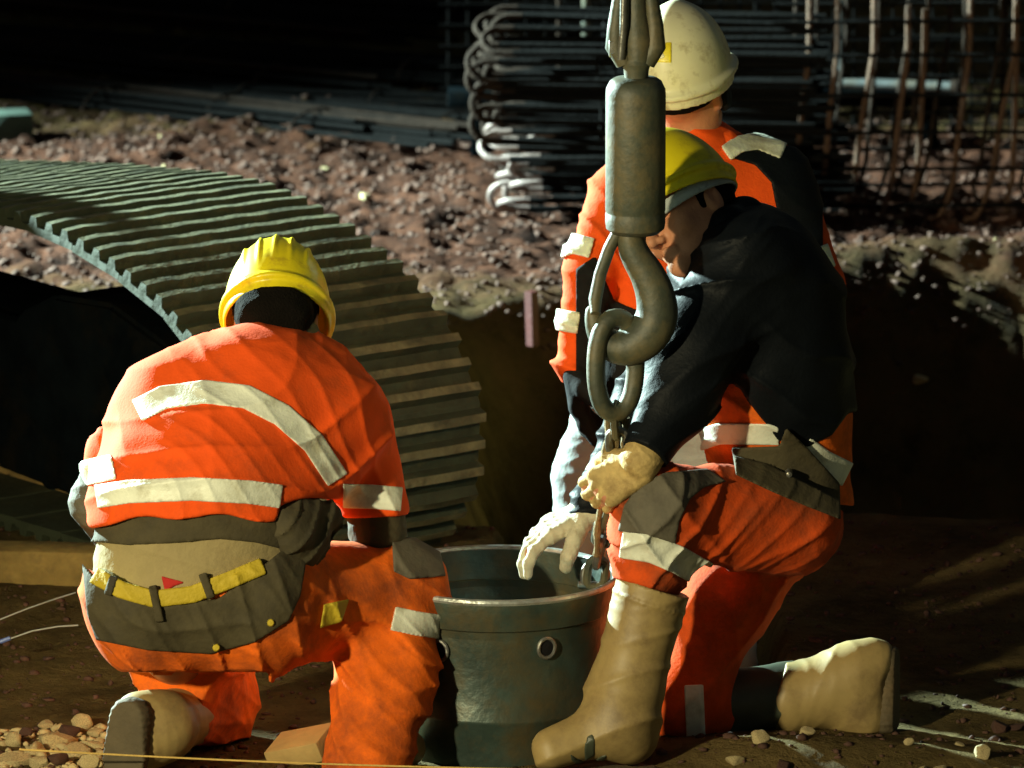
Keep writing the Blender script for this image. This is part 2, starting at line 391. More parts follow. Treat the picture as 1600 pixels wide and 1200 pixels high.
def helmet(parent, c, fr, material, ribs=True, label=None, h=0.004):
    """safety helmet: shell with a crown ridge or ribs, a rim all round and a visor; c = centre of the rim plane"""
    def f(p):
        q = (p-c)@fr.T
        rx, ry, rz = 0.112, 0.138, (0.168 if ribs else 0.158)
        rb = 0.0
        o = ell(q, (0, 0, 0), (rx, ry, rz))
        if ribs:
            top = np.clip((q[:, 2]-0.030)/0.09, 0, 1)
            o = o-0.006*top*np.maximum(0, np.cos(q[:, 0]*2*np.pi/0.034))**2*(np.abs(q[:, 0]) < 0.086)
        else:
            top = np.clip((q[:, 2]-0.05)/0.08, 0, 1)
            o = o-0.005*top*np.exp(-(q[:, 0]/0.020)**2)
        o = np.maximum(o, -q[:, 2]-0.004)
        flare = np.sqrt((q[:, 0]/(rx+0.010))**2+((q[:, 1]-0.010)/(ry+0.022))**2)-1     # rim, longer in front
        visor = np.clip(q[:, 1]/ry, 0, 1)**2
        z0 = -0.004-0.014*visor-0.018*np.exp(-((np.abs(q[:, 1])-0.0)/0.055)**2)*0
        rim = np.maximum(flare*0.11, np.abs(q[:, 2]-z0)-0.0055)
        o = smin(o, rim, 0.014)
        sk = np.maximum(ell(q, (0, 0, 0), (rx+0.001, ry+0.001, 0.3)), np.abs(q[:, 2]+0.014)-0.020)   # skirt
        o = smin(o, sk, 0.008)
        i = ell(q, (0, 0, -0.004), (rx-0.006, ry-0.006, rz-0.006))
        i = np.where(q[:, 2] < 0, np.sqrt((q[:, 0]/(rx-0.006))**2+(q[:, 1]/(ry-0.006))**2)*0.115-0.115, i)
        return np.maximum(o, -i)
    m = 0.21
    return sdf_mesh('helmet', f, c-m, c+m, h, material, parent)
def person(label, loc):
    return thing('person', label, 'person', loc)

# ------------------------------------------------------------------ the ground: one sheet, uneven mud with a trench and a work pit
def sst(a, b, x):
    t = np.clip((x-a)/(b-a), 0, 1); return t*t*(3-2*t)
def n2(x, y, seed, s):
    return wave(np.stack([x, y, np.full_like(x, 0.37*seed)], -1), seed, s)
def ground_z(x, y):
    x = np.asarray(x, float); y = np.asarray(y, float)
    z = 0.012*n2(x, y, 1, 3.0)+0.008*n2(x, y, 2, 9.0)+0.007*np.maximum(-.3, n2(x, y, 4, 24.0))+0.008*np.maximum(-.2, n2(x, y, 10, 52.0))
    near = 1-sst(3.9, 5.0, y)
    far = sst(4.3, 5.4, y)
    z = z*(0.55+0.9*far)
    z = z+far*(0.016*np.maximum(0, n2(x, y, 5, 9.0))+0.009*n2(x, y, 6, 24.0)+0.014*n2(x, y, 9, 55.0)+0.012*np.abs(n2(x, y, 12, 85.0)))
    flat = np.exp(-((x+0.1)**2+(y+0.1)**2)/0.55)
    z = z*(1-0.55*flat)
    wob = 0.12*n2(x, y, 7, 2.5)+0.05*n2(x, y, 8, 8.0)
    tr = sst(1.9, 2.5, y+wob-0.12*x)*(1-sst(4.0, 4.9, y+wob))*sst(-0.25, 0.15, x+wob*0.5)
    pit = sst(0.42, 0.58, y)*(1-sst(1.25, 1.6, y))*sst(-0.15, 0.0, x)*(1-sst(0.50, 0.62, x))
    pit2 = sst(0.9, 1.4, y)*(1-sst(2.2, 2.6, y))*sst(-0.05, 0.15, x)*(1-sst(0.40, 0.60, x))
    z = z-tr*(0.72*(1-0.2*n2(x, y, 3, 2.0)*0.5)+0.05*n2(x, y, 11, 12.0)+0.04*np.abs(n2(x, y, 13, 26.0)))
    z = np.where(True, z-np.maximum(0.40*pit, 0.55*pit2)*(1-tr), z)
    z = z+0.10*np.exp(-((y-4.95+wob)/0.30)**2)*sst(0.2, 0.7, x)
    hp = sst(1.25, 1.7, y)*(1-sst(4.75, 5.1, y))*np.exp(-((x-0.43+0.04*n2(x, y, 8, 4.0))/0.13)**2)
    z = np.maximum(z, z*(1-np.minimum(1, hp*4))+hp*0.46*(1+0.12*n2(x, y, 7, 7.0)))     # added heap, hidden from view, keeps the cool lamp off the trench
    t_ = np.clip(((x+2.85)*0.8+(y-0.4)*2.3)/(0.8**2+2.3**2), 0, 1)
    z = z+(1.05+0.15*t_)*np.exp(-(((x+2.85-0.8*t_)**2+(y-0.4-2.3*t_)**2)/0.30**2))*(1+0.15*n2(x, y, 3, 6.0))   # added bank out of view, blocks cool light from the near ground
    z = z+0.055*np.exp(-(((x-0.62)/0.42)**2+((y+0.22)/0.13)**2))          # low heap in front of the kneeling man
    return z
def grid_axis(a, b, step, far):
    mid = np.arange(a, b, step); out = [b]; s = step
    while out[-1] < far[1]: s *= 1.35; out.append(out[-1]+s)
    lo = [a-step]; s = step
    while lo[-1] > far[0]: s *= 1.35; lo.append(lo[-1]-s)
    return np.concatenate([lo[::-1], mid, out])
gx = grid_axis(-2.2, 2.2, 0.022, (-90, 90)); gy = grid_axis(-1.2, 10.5, 0.026, (-60, 140))
GX, GY = np.meshgrid(gx, gy, indexing='ij')
gz = ground_z(GX.ravel(), GY.ravel())
ni, nj = GX.shape
ii, jj = np.meshgrid(np.arange(ni-1), np.arange(nj-1), indexing='ij')
q = np.stack([ii*nj+jj, (ii+1)*nj+jj, (ii+1)*nj+jj+1, ii*nj+jj+1], -1).reshape(-1, 4)
def ground_material():
    m = bpy.data.materials.new('site_mud'); m.use_nodes = True
    n = m.node_tree.nodes; L = m.node_tree.links; b = n['Principled BSDF']
    tc = n.new('ShaderNodeTexCoord'); sp = n.new('ShaderNodeSeparateXYZ'); L.new(tc.outputs['Object'], sp.inputs[0])
    nz = n.new('ShaderNodeTexNoise'); nz.inputs['Scale'].default_value = 3.0; nz.inputs['Detail'].default_value = 10; nz.inputs['Roughness'].default_value = 0.72
    L.new(tc.outputs['Object'], nz.inputs['Vector'])
    wet = n.new('ShaderNodeValToRGB'); wet.color_ramp.elements[0].position = 0.35; wet.color_ramp.elements[1].position = 0.68
    wet.color_ramp.elements[0].color = (0.060, 0.044, 0.016, 1); wet.color_ramp.elements[1].color = (0.240, 0.170, 0.066, 1)
    L.new(nz.outputs['Fac'], wet.inputs['Fac'])
    dry = n.new('ShaderNodeValToRGB'); dry.color_ramp.elements[0].position = 0.36; dry.color_ramp.elements[1].position = 0.66
    dry.color_ramp.elements[0].color = (0.014, 0.006, 0.004, 1); dry.color_ramp.elements[1].color = (0.120, 0.050, 0.030, 1)
    n3 = n.new('ShaderNodeTexNoise'); n3.inputs['Scale'].default_value = 9.0; n3.inputs['Detail'].default_value = 10; n3.inputs['Roughness'].default_value = 0.7
    L.new(tc.outputs['Object'], n3.inputs['Vector']); L.new(n3.outputs['Fac'], dry.inputs['Fac'])
    # drier gravelly soil past the trench, dark wet clay beyond it again
    ad = n.new('ShaderNodeMath'); ad.operation = 'MULTIPLY_ADD'; ad.inputs[1].default_value = 1.6; L.new(nz.outputs['Fac'], ad.inputs[0]); L.new(sp.outputs['Y'], ad.inputs[2])
    mr = n.new('ShaderNodeMapRange'); mr.inputs['From Min'].default_value = 5.1; mr.inputs['From Max'].default_value = 5.9; L.new(ad.outputs[0], mr.inputs['Value'])
    mr2 = n.new('ShaderNodeMapRange'); mr2.inputs['From Min'].default_value = 8.1; mr2.inputs['From Max'].default_value = 8.9; mr2.inputs['To Min'].default_value = 1; mr2.inputs['To Max'].default_value = 0
    L.new(ad.outputs[0], mr2.inputs['Value'])
    mu = n.new('ShaderNodeMath'); mu.operation = 'MULTIPLY'; L.new(mr.outputs[0], mu.inputs[0]); L.new(mr2.outputs[0], mu.inputs[1])
    mx = n.new('ShaderNodeMixRGB'); L.new(mu.outputs[0], mx.inputs['Fac']); L.new(wet.outputs[0], mx.inputs['Color1']); L.new(dry.outputs[0], mx.inputs['Color2'])
    L.new(mx.outputs[0], b.inputs['Base Color'])
    b.inputs['Roughness'].default_value = 0.9; b.inputs['Specular IOR Level'].default_value = 0.06
    nb = n.new('ShaderNodeTexNoise'); nb.inputs['Scale'].default_value = 28; nb.inputs['Detail'].default_value = 10; nb.inputs['Roughness'].default_value = 0.7
    L.new(tc.outputs['Object'], nb.inputs['Vector'])
    bp = n.new('ShaderNodeBump'); bp.inputs['Strength'].default_value = 1.0; bp.inputs['Distance'].default_value = 0.045
    L.new(nb.outputs['Fac'], bp.inputs['Height']); L.new(bp.outputs[0], b.inputs['Normal'])
    return m
gnd = mesh_np('ground', np.stack([GX.ravel(), GY.ravel(), gz], -1), q, ground_material())
gnd['kind'] = 'structure'
def gz1(x, y): return float(ground_z(np.array([x]), np.array([y]))[0])

# ------------------------------------------------------------------ man crouching on the left, seen from behind
def build_left_man():
    t = person('man in orange jacket and ribbed yellow helmet crouching with his back turned, yellow belt showing', (-0.62, -0.42, 0.0))
    hc = P(433, 488, -0.08)
    hfr = frame((0.03, 0.69, -0.72), (0.0, 0.72, 0.69))
    spine = [(P(305, 935, -.42), P(325, 760, -.40), .155, .150), (P(325, 760, -.40), P(395, 635, -.26), .150, .145),
             (P(395, 635, -.26), P(425, 570, -.16), .135, .078)]
    flank = [(P(235, 800, -.42), P(275, 655, -.26), .115, .100), (P(275, 655, -.26), P(325, 612, -.18), .100, .068),
             (P(390, 800, -.40), P(500, 660, -.22), .115, .106), (P(500, 660, -.22), P(498, 622, -.16), .106, .072)]
    Lsh, Lel, Lwr = P(282, 638, -.13), P(150, 785, -.10), P(205, 880, .16)
    Rsh, Rel, Rwr = P(546, 650, -.13), P(590, 830, -.20), P(628, 905, -.02)
    armL = [(Lsh, P(184, 722, -.14), .070, .060)]; armR = [(Rsh, P(583, 790, -.19), .074, .062)]
    foreL = [(P(176, 725, -.14), Lel, .050, .046), (Lel, Lwr, .048, .034)]
    foreR = [(P(585, 780, -.19), Rel, .056, .050), (Rel, Rwr, .050, .036)]
    hips = [(P(235, 940, -.44), P(390, 935, -.43), .125, .125), (P(235, 900, -.43), P(390, 890, -.42), .12, .12)]
    thL = [(P(245, 975, -.40), P(330, 1085, -.02), .115, .085)]
    shL = [(P(330, 1095, -.02), P(250, 1120, -.36), .080, .062)]
    thR = [(P(400, 955, -.40), P(622, 915, -.18), .120, .086)]
    shR = [(P(622, 920, -.18), P(600, 1060, -.30), .086, .082), (P(600, 1060, -.30), P(566, 1225, -.42), .082, .084)]
    # body, one continuous surface
    slim = lambda L, d: [(a, b, r1-d, r2-d) for a, b, r1, r2 in L]
    neck = [(P(425, 560, -.17), hc+V3((0, -.02, -.02)), .062, .058)]
    hands = hand_items(Lwr, (0.5, .5, -.6), (.6, -.2, -.3), (0, .8, .6))+hand_items(Rwr, (-.1, .5, -.7), (-.8, .1, -.2), (0, .8, .6))
    bp = Prims(slim(spine, .03)+slim(flank, .03)+slim(armL+armR+foreL+foreR, .014)+slim(hips, .02)+slim(thL+thR+shL+shR, .03)+neck+hands, .02)
    hd = head_sdf(hc+hfr.T@V3((0, -0.005, -0.03)), hfr)
    lo, hi = bp.bounds(); lo = np.minimum(lo, hc-.16); hi = np.maximum(hi, hc+.16)
    sdf_mesh('body', lambda p: smin(bp(p), hd(p), .012), lo, hi, .0055, M['skin'], t)
    hq = hc+hfr.T@V3((0, -0.02, -0.02))
    def hairf(p):
        q_ = (p-hq)@hfr.T
        d = ell(q_, (0, -0.012, 0.012), (0.088, 0.112, 0.105))+.004*wave(p, 11, 60)
        d = smin(d, caps(q_, (-.03, -.07, -.05), (.03, -.07, -.05), .05, .05)+.004*wave(p, 12, 70), .03)
        hq2 = (p-hc)@hfr.T
        return np.maximum(np.maximum(d, np.maximum(q_[:, 1]-0.03-(q_[:, 2]*.3), -q_[:, 2]-.125)), np.where(hq2[:, 2] > -.03, ell(hq2, (0, 0, -.004), (.103, .129, .148)), -1))
    sdf_mesh('hair', hairf, hq-.17, hq+.17, .005, M['hair'], t)
    hm = helmet(t, hc, hfr, M['yellow'], True, h=.0035)
    # collar of a dark shirt round the neck
    cr = np.array([np.cross(unit((.02, .75, .66)), (1, 0, 0)), (0, 0, 0), (0, 0, 0)])
    cl = Prims([(P(395, 545, -.19), P(462, 545, -.19), .050, .050), (P(405, 535, -.14), P(458, 535, -.14), .055, .055)], .05)
    sdf_mesh('shirt_collar', lambda p: cl(p)+folds(p, (1, 0, 0), 60, .004, 5), *cl.bounds(), .005, M['kneepad'], t)
    # jacket
    jp = Prims(spine+flank, .11); aL = Prims(armL, .03); aR = Prims(armR, .03)
    hem = [(60, 700), (120, 735), (150, 818), (430, 808), (433, 786), (545, 770), (560, 808), (632, 806), (640, 600), (640, 480), (60, 480)]
    def torso(p):
        d = jp(p, .008)
        d = d+folds(p, (-.25, .3, .9), 30, .010, 2)+folds(p, (.6, 0, .8), 24, .010, 9)+.004*wave(p, 15, 22)
        u, v = pix(p); hm_ = np.interp(u, [140, 160, 290, 432, 438, 560], [822, 818, 806, 812, 790, 770])+5*np.sin(u*.05)
        return smax(d, (v-hm_)/740., .006)
    def sleeve(a, ax, s, e0, e1):
        def f(p):
            d = a(p, .012)+folds(p, ax, 26, .014, s)+.004*wave(p, 17, 25)
            pp = (p-V3(e0))@unit(V3(e1)-V3(e0))
            return smax(d, pp, .006)
        return f
    slL = sleeve(aL, (.8, .2, .5), 4, P(146, 762, -.14), P(130, 790, -.14)); slR = sleeve(aR, (.95, .1, .25), 6, P(587, 806, -.19), P(589, 850, -.20))
    jac = lambda p: smin(smin(torso(p), slL(p), .03), slR(p), .035)
    lo, hi = Prims(spine+flank+armL+armR).bounds(.06)
    jk = sdf_mesh('jacket', jac, lo, hi, .0050, M['orange'], t)
    def strip(pts, wd, name='reflective_strip', back=True, par=jk, base=jac, off=.0045, m='strip', ymax=-.1):
        reg = lambda p: np.maximum(polyline_band(p, pts, wd), p[:, 1]-ymax)
        l, h_ = pxbox([(min(a for a, b in pts)-wd, min(b for a, b in pts)-wd), (max(a for a, b in pts)+wd, max(b for a, b in pts)+wd)], -.62, ymax)
        return shell(name, base, reg, off, l, h_, .0032, M[m], par)
    strip([(150, 776), (200, 768), (300, 764), (390, 769), (440, 776)], 37)
    strip([(214, 642), (255, 621), (320, 612), (385, 620), (440, 648), (490, 692), (528, 750)], 37, ymax=-.05)
    strip([(536, 775), (580, 776), (628, 780)], 38, ymax=-.02)
    strip([(122, 742), (150, 735), (178, 729)], 40, ymax=-.02)
    # forearms in a dark sleeve
    fa = Prims(foreL, .02); fb = Prims(foreR, .02)
    sdf_mesh('sweater_sleeve', lambda p: fa(p, .006)+folds(p, (.2, .2, 1), 50, .006, 8), *fa.bounds(), .005, M['kneepad'], t)
    sdf_mesh('sweater_sleeve', lambda p: fb(p, .006)+folds(p, (.2, .2, 1), 50, .006, 9), *fb.bounds(), .005, M['brown'], t)
    # waist layers
    wp = Prims([(P(305, 935, -.42), P(320, 790, -.41), .16, .152), (P(232, 930, -.42), P(245, 800, -.41), .115, .108), (P(390, 920, -.40), P(395, 800, -.40), .115, .108)], .11)
    shirt = lambda p: wp(p, -.002)+folds(p, (.3, 0, 1), 34, .006, 12)+.003*wave(p, 20, 30)
    l, h_ = wp.bounds()
    sdf_mesh('undershirt', lambda p: np.maximum(shirt(p), (lambda uv: (uv[1]-960)/740.)(pix(p))), l, h_, .005, M['beige'], t)
    shell('red_shirt_tail', shirt, lambda p: np.maximum(polygon_in(p, [(252, 900), (290, 910), (272, 916), (258, 926)]), p[:, 1]+.3), .004, *pxbox([(235, 885), (305, 940)], -.66, -.3), .003, M['redcloth'], t)
    def sw(p):
        u, v = pix(p); lowr = np.interp(u, [140, 200, 280, 340, 400, 440, 490], [846, 852, 848, 842, 848, 858, 868])
        return np.maximum(np.maximum(wp(p, .006)+folds(p, (.4, 0, 1), 30, .008, 13), (v-lowr)/740.), (770-v)/740.)
    sdf_mesh('sweater_hem', sw, l, h_, .005, M['brown'], t)
    # bunched dark jacket tied at the right hip
    pk = Prims([(P(440, 808, -.50), P(490, 840, -.44), .030, .034), (P(470, 795, -.46), P(515, 805, -.40), .026, .026), (P(455, 840, -.50), P(475, 872, -.46), .034, .024)], .04)
    sdf_mesh('hip_bag', lambda p: pk(p)+folds(p, (.7, .2, -.6), 55, .012, 14), *pk.bounds(), .005, M['brown'], t)
    # trousers
    tp = Prims(hips+thL+[(a, b, r1+.008, r2+.004) for a, b, r1, r2 in thR]+shR, .06); tk = Prims(shL, .03)
    def trous(p):
        d = smin(tp(p, .006), tk(p, .008), .04)
        d = d+folds(p, (.85, .1, .5), 30, .011, 16)+folds(p, (.4, .2, .9), 24, .008, 18)+.004*wave(p, 21, 22)
        u, v = pix(p); top = np.interp(u, [130, 170, 240, 330, 400, 470, 520], [885, 905, 935, 930, 890, 850, 830])
        bt = (p-P(268, 1118, -.30))@unit(P(250, 1122, -.36)-P(330, 1095, -.02))
        return np.maximum(smax(d, (top-v)/740., .005), np.where((u < 420) & (p[:, 1] < 0.02) & (v > 1050), bt, -1))
    l, h_ = Prims(hips+thL+thR+shR+shL).bounds(.04)
    tr = sdf_mesh('trousers', trous, l, h_, .0052, M['orange_worn'], t)
    seat = [(128, 880), (136, 960), (150, 1000), (230, 1016), (330, 1022), (400, 1003), (452, 970), (470, 930), (480, 870), (440, 860), (400, 893), (340, 936), (250, 945), (190, 930), (150, 905)]
    sp_ = shell('seat_panel', trous, lambda p: np.maximum(polygon_in(p, seat), p[:, 1]+.30), .009, *pxbox([(100, 840), (500, 1050)], -.66, -.25), .0045, M['brown'], tr)
    def spot_part(name, pts, off, m, par, base=trous, Y=(-.66, .1), ymax=.1):
        xs = [a for a, b in pts]; ys = [b for a, b in pts]
        return shell(name, base, lambda p: np.maximum(polygon_in(p, pts), p[:, 1]-ymax), off, *pxbox([(min(xs)-20, min(ys)-20), (max(xs)+20, max(ys)+20)], Y[0], Y[1]), .004, M[m], par)
    spot_part('knee_patch', [(612, 836), (650, 840), (688, 862), (697, 900), (640, 905), (615, 893)], .008, 'kneepad', tr)
    strip([(614, 966), (650, 974), (704, 982)], 38, par=tr, base=trous, ymax=.1)
    lab = spot_part('yellow_tag', [(506, 944), (546, 936), (534, 972), (500, 982)], .010, 'yellowbelt', tr)
    # belt with loops
    bb = Prims([(P(305, 935, -.42), P(320, 790, -.41), .160, .152), (P(232, 930, -.42), P(245, 800, -.41), .118, .108), (P(390, 920, -.40), P(395, 800, -.40), .118, .108)], .11)
    seatb = lambda p: np.minimum(bb(p, 0), trous(p)-.004)
    bl = shell('belt', seatb, lambda p: np.maximum(polyline_band(p, [(146, 898), (190, 922), (240, 936), (300, 929), (355, 908), (412, 884)], 27), p[:, 1]+.28), .012, *pxbox([(120, 860), (440, 970)], -.66, -.25), .004, M['yellowbelt'], t)
    for pts in ([(178, 900), (168, 930)], [(238, 915), (250, 972)], [(316, 896), (330, 935)]):
        shell('belt_loop', seatb, lambda p: np.maximum(polyline_band(p, pts, 13), p[:, 1]+.28), .017, *pxbox([(pts[0][0]-30, pts[0][1]-20), (pts[1][0]+30, pts[1][1]+20)], -.66, -.25), .004, M['brown'], bl)
    for (x, y) in ((423, 973), (338, 1012)):
        c = P(x, y, -.5)
        # rivet sits on the seat panel: march along the view until the surface
        dr = unit(c-CAM); c = c-dr*.2
        for _ in range(60):
            d = float(trous(c[None])[0])-.009
            if d < .0008: break
            c = c+dr*max(d*.7, .001)
        MB().lathe([(.0001, .004), (.006, .003), (.008, 0), (.008, -.004)], 14, c, -dr, cap=False).build('rivet', M['yellowbelt'], sp_)
    # boots: left one kneeling with its sole turned to us, right one below the frame's edge
    Bt = P(290, 1112, -.2); A = P(252, 1135, -.40); H = P(238, 1120, -.44); T = P(205, 1195, -.48)
    b1 = Prims([(P(300, 1112, -.19), A, .070, .062), (A, P(212, 1170, -.45), .062, .056), (A, P(215, 1120, -.43), .06, .05)], .04)
    bf = lambda p: np.maximum(b1(p)+folds(p, (.8, .6, 0), 30, .004, 22), -(p-Bt)@unit(A-Bt))
    bo = sdf_mesh('boot', bf, *b1.bounds(), .005, M['boot'], t)
    s1 = Prims([(P(205, 1122, -.475), P(196, 1185, -.50), .045, .048)], .02)
    sdf_mesh('sole', lambda p: np.maximum(s1(p)+.0012*np.sin(p@V3((0, 60, 420))), np.abs((p-P(200, 1150, -.485))@unit((-.35, -.9, .15)))-.022), *s1.bounds(), .004, M['sole'], bo)
    A2 = P(560, 1245, -.42); gz0 = 0.0
    A2 = P(566, 1222, -.42)*V3((1, 1, 0))
    b2 = Prims([(A2+V3((0, .01, .09)), A2+V3((0.01, .02, .05)), .045, .045), (A2+V3((0.01, .02, .05)), A2+V3((.09, .17, .04)), .045, .04)], .04)
    b2o = sdf_mesh('boot', lambda p: np.maximum(b2(p), .004-p[:, 2]), *b2.bounds(), .006, M['boot'], t)
build_left_man()

# ------------------------------------------------------------------ man kneeling on the right
def build_kneeling_man():
    t = person('man in dark jacket over orange kneeling on one knee, gloved hands at the chain', (0.55, -0.05, 0.0))
    hc = P(1055, 306, 0.0)
    hfr = frame((-0.776, -0.63, -0.06), (-0.453, 0.50, 0.738))
    torso = [(P(1235, 800, .02), P(1210, 640, .0), .135, .135), (P(1210, 640, .0), P(1175, 480, .0), .135, .150),
             (P(1175, 480, .0), P(1140, 390, .02), .150, .090),
             (P(1205, 560, -.07), P(1185, 430, -.08), .12, .11), (P(1205, 560, .10), P(1170, 430, .12), .12, .11)]
    nsh, nel, nwr = P(1165, 415, -.15), P(1062, 610, -.25), P(1000, 722, -.345)
    fsh, fel, fwr = P(1110, 425, .20), P(1000, 650, .10), P(920, 800, -.06)
    armN = [(nsh, P(1085, 540, -.21), .088, .080), (P(1085, 540, -.21), nel, .080, .068), (nel, P(1010, 705, -.335), .066, .044)]
    armF = [(fsh, fel, .080, .062), (fel, fwr, .056, .038)]
    nhip, nkn, nan = P(1225, 810, -.09), P(1032, 800, -.29), P(958, 1120, -.335)
    fhip, fkn, fan = P(1222, 810, .10), P(1062, 1105, .02), P(1320, 1075, .08)
    thN = [(nhip, nkn, .108, .078)]; shN = [(nkn, nan, .068, .050)]
    thF = [(fhip, P(1138, 930, .05), .108, .086), (P(1138, 930, .05), fkn, .086, .064)]; shF = [(fkn, fan, .066, .052)]
    neck = [(P(1140, 380, .01), hc+hfr.T@V3((0, -.035, -.10)), .058, .050)]
    slim = lambda L, d: [(a, b, r1-d, r2-d) for a, b, r1, r2 in L]
    gN = hand_items(nwr+V3((0, 0, -.012)), (-.86, .12, -.50), (-.30, .75, -.55), (.35, .0, .9), (.85, 1.15, .8), scale=1.05)
    gF = hand_items(fwr, (-.93, -.15, -.38), (-.25, .1, -.95), (0, -1, .1), (.35, .55, .5), scale=1.08)
    bp = Prims(slim(torso, .035)+slim(armN+armF, .02)+slim(thN+thF, .03)+slim(shN+shF, .012)+neck+slim(gN+gF, .002), .02)
    hcen = hc+hfr.T@V3((0, -0.002, -0.056))
    hd = head_sdf(hcen, hfr, 1.05)
    lo, hi = bp.bounds(); lo = np.minimum(lo, hc-.2); hi = np.maximum(hi, hc+.2)
    sdf_mesh('body', lambda p: smin(bp(p), hd(p), .012), lo, hi, .0048, M['skin'], t)
    def hairf(p):
        q_ = (p-hcen)@hfr.T
        d = ell(q_, (0, -0.014, 0.030), (0.090, 0.111, 0.103))+.003*wave(p, 11, 70)
        face = np.maximum(q_[:, 1]-.022, -q_[:, 2]-.030)
        back = np.maximum(q_[:, 1]+.020, -q_[:, 2]-.105)
        hq2 = (p-hc)@hfr.T
        return np.maximum(np.maximum(d, np.minimum(face, back)), np.where(hq2[:, 2] > -.01, ell(hq2, (0, 0, -.004), (.103, .129, .148)), -1))
    sdf_mesh('hair', hairf, hc-.2, hc+.2, .0045, M['hair'], t)
    helmet(t, hc, hfr, M['yellow'], False)
    # headband behind the helmet's rim
    def band(p):
        q_ = (p-hc)@hfr.T
        rr = np.sqrt((q_[:, 0]/.098)**2+((q_[:, 1]+.012)/.122)**2)-1
        return np.maximum(np.abs(rr*.1)-.003, np.abs(q_[:, 2]+.036+.12*q_[:, 1])-.014)
    sdf_mesh('headband', band, hc-.2, hc+.2, .004, M['greycloth'], t)
    # orange vest under the jacket
    tpv = Prims(torso, .10)
    vest = lambda p: tpv(p, .002)+folds(p, (.5, .2, .8), 26, .008, 5)+.003*wave(p, 23, 26)
    def vestc(p):
        u, v = pix(p); hem = np.interp(u, [1000, 1150, 1330], [765, 775, 790])
        return np.maximum(vest(p), (v-hem)/740.)
    l, h_ = Prims(torso).bounds(.04)
    ve = sdf_mesh('vest', vestc, l, h_, .0052, M['orange_worn'], t)
    def band_on(name, base, pts, wd, par, off=.005, m='strip', Y=(-.45, .2), ymax=.05):
        reg = lambda p: np.maximum(polyline_band(p, pts, wd), p[:, 1]-ymax)
        xs = [a for a, b in pts]; ys = [b for a, b in pts]
        return shell(name, base, reg, off, *pxbox([(min(xs)-wd, min(ys)-wd), (max(xs)+wd, max(ys)+wd)], Y[0], Y[1]), .0032, M[m], par)
    def patch_on(name, base, pts, par, off, m, Y=(-.5, .2), ymax=.05):
        reg = lambda p: np.maximum(polygon_in(p, pts), p[:, 1]-ymax)
        xs = [a for a, b in pts]; ys = [b for a, b in pts]
        return shell(name, base, reg, off, *pxbox([(min(xs)-20, min(ys)-20), (max(xs)+20, max(ys)+20)], Y[0], Y[1]), .0045, M[m], par)
    band_on('reflective_strip', vest, [(1036, 728), (1075, 694), (1122, 678), (1217, 679)], 33, ve)
    band_on('reflective_strip', vest, [(1255, 700), (1285, 722), (1325, 742)], 40, ve)
    # dark jacket, pulled up at the back so the vest shows below it
    cut = [(1135, 565), (1165, 622), (1215, 688), (1262, 699), (1300, 680), (1326, 645), (1420, 640), (1420, 1150), (960, 1150), (960, 780), (1030, 705), (1100, 640)]
    aN = Prims(armN, .05); aF = Prims(armF, .04)
    def jac(p):
        d = tpv(p, .012)+folds(p, (.6, .2, .7), 24, .010, 5)+.003*wave(p, 23, 26)
        d = smax(d, -polygon_in(p, cut), .006)
        a = aN(p, .006)+folds(p, (-.4, .1, .9), 26, .014, 10)+folds(p, (.8, 0, -.6), 24, .008, 19)
        a = np.maximum(a, (p-P(1006, 710, -.335))@unit(nwr-nel))
        b = aF(p, .004)+folds(p, (-.4, .1, .9), 26, .012, 11)
        return smin(smin(d, a, .05), b, .05)
    l, h_ = Prims(torso+armN+armF).bounds(.05)
    jk = sdf_mesh('jacket', jac, l, h_, .005, M['navy'], t)
    cl = Prims([(P(1095, 420, -.13), P(1140, 355, -.10), .034, .034), (P(1140, 355, -.10), P(1163, 340, -.02), .036, .036), (P(1100, 420, .08), P(1150, 345, .09), .04, .036), (P(1150, 345, .09), P(1163, 340, -.02), .036, .036)], .04)
    sdf_mesh('jacket_collar', lambda p: cl(p)+folds(p, (.7, 0, .7), 50, .006, 12), *cl.bounds(), .005, M['navy'], jk)
    # trousers
    tp = Prims(thN, .06); t2 = Prims(shN[:0]+[(nkn, P(1012, 890, -.30), .080, .064)], .05); tf = Prims(thF, .06)
    ts = Prims([(fkn, P(1110, 1105, .03), .072, .068)], .05); bt = Prims([(P(1225, 790, .0), P(1222, 812, .02), .118, .105)], .05)
    def trous(p):
        d = smin(smin(tp(p, .012), t2(p, .010), .05), smin(smin(tf(p, .002), bt(p), .08), ts(p, .006), .05), .05)
        d = d+folds(p, (.75, .2, -.6), 26, .011, 16)+folds(p, (.9, .1, .3), 30, .009, 24)+.004*wave(p, 25, 22)
        u, v = pix(p)
        top = np.interp(u, [960, 1140, 1200, 1320], [700, 725, 740, 800])
        d = np.maximum(d, (top-v)/740.)
        return np.maximum(d, np.where(u < 1085, np.where(p[:, 1] < -.16, (v-(905+(u-965)*.28))/740., -1), -1))
    l, h_ = Prims(thN+thF+[(nkn, P(1005, 900, -.30), .08, .08), (fkn, P(1110, 1105, .03), .072, .068), (P(1225, 790, .0), P(1222, 812, .02), .118, .105)]).bounds(.04)
    tr = sdf_mesh('trousers', trous, l, h_, .0052, M['orange_dark'], t)
    patch_on('knee_patch', trous, [(965, 830), (975, 790), (1000, 755), (1040, 738), (1105, 732), (1135, 752), (1100, 762), (1078, 780), (1062, 815), (1055, 850), (1010, 836)], tr, .007, 'kneepad', ymax=-.12)
    band_on('reflective_strip', trous, [(970, 850), (1020, 858), (1060, 875), (1104, 900)], 44, tr, ymax=-.12)
    band_on('reflective_strip', trous, [(1084, 1070), (1088, 1165)], 30, tr, ymax=.2)
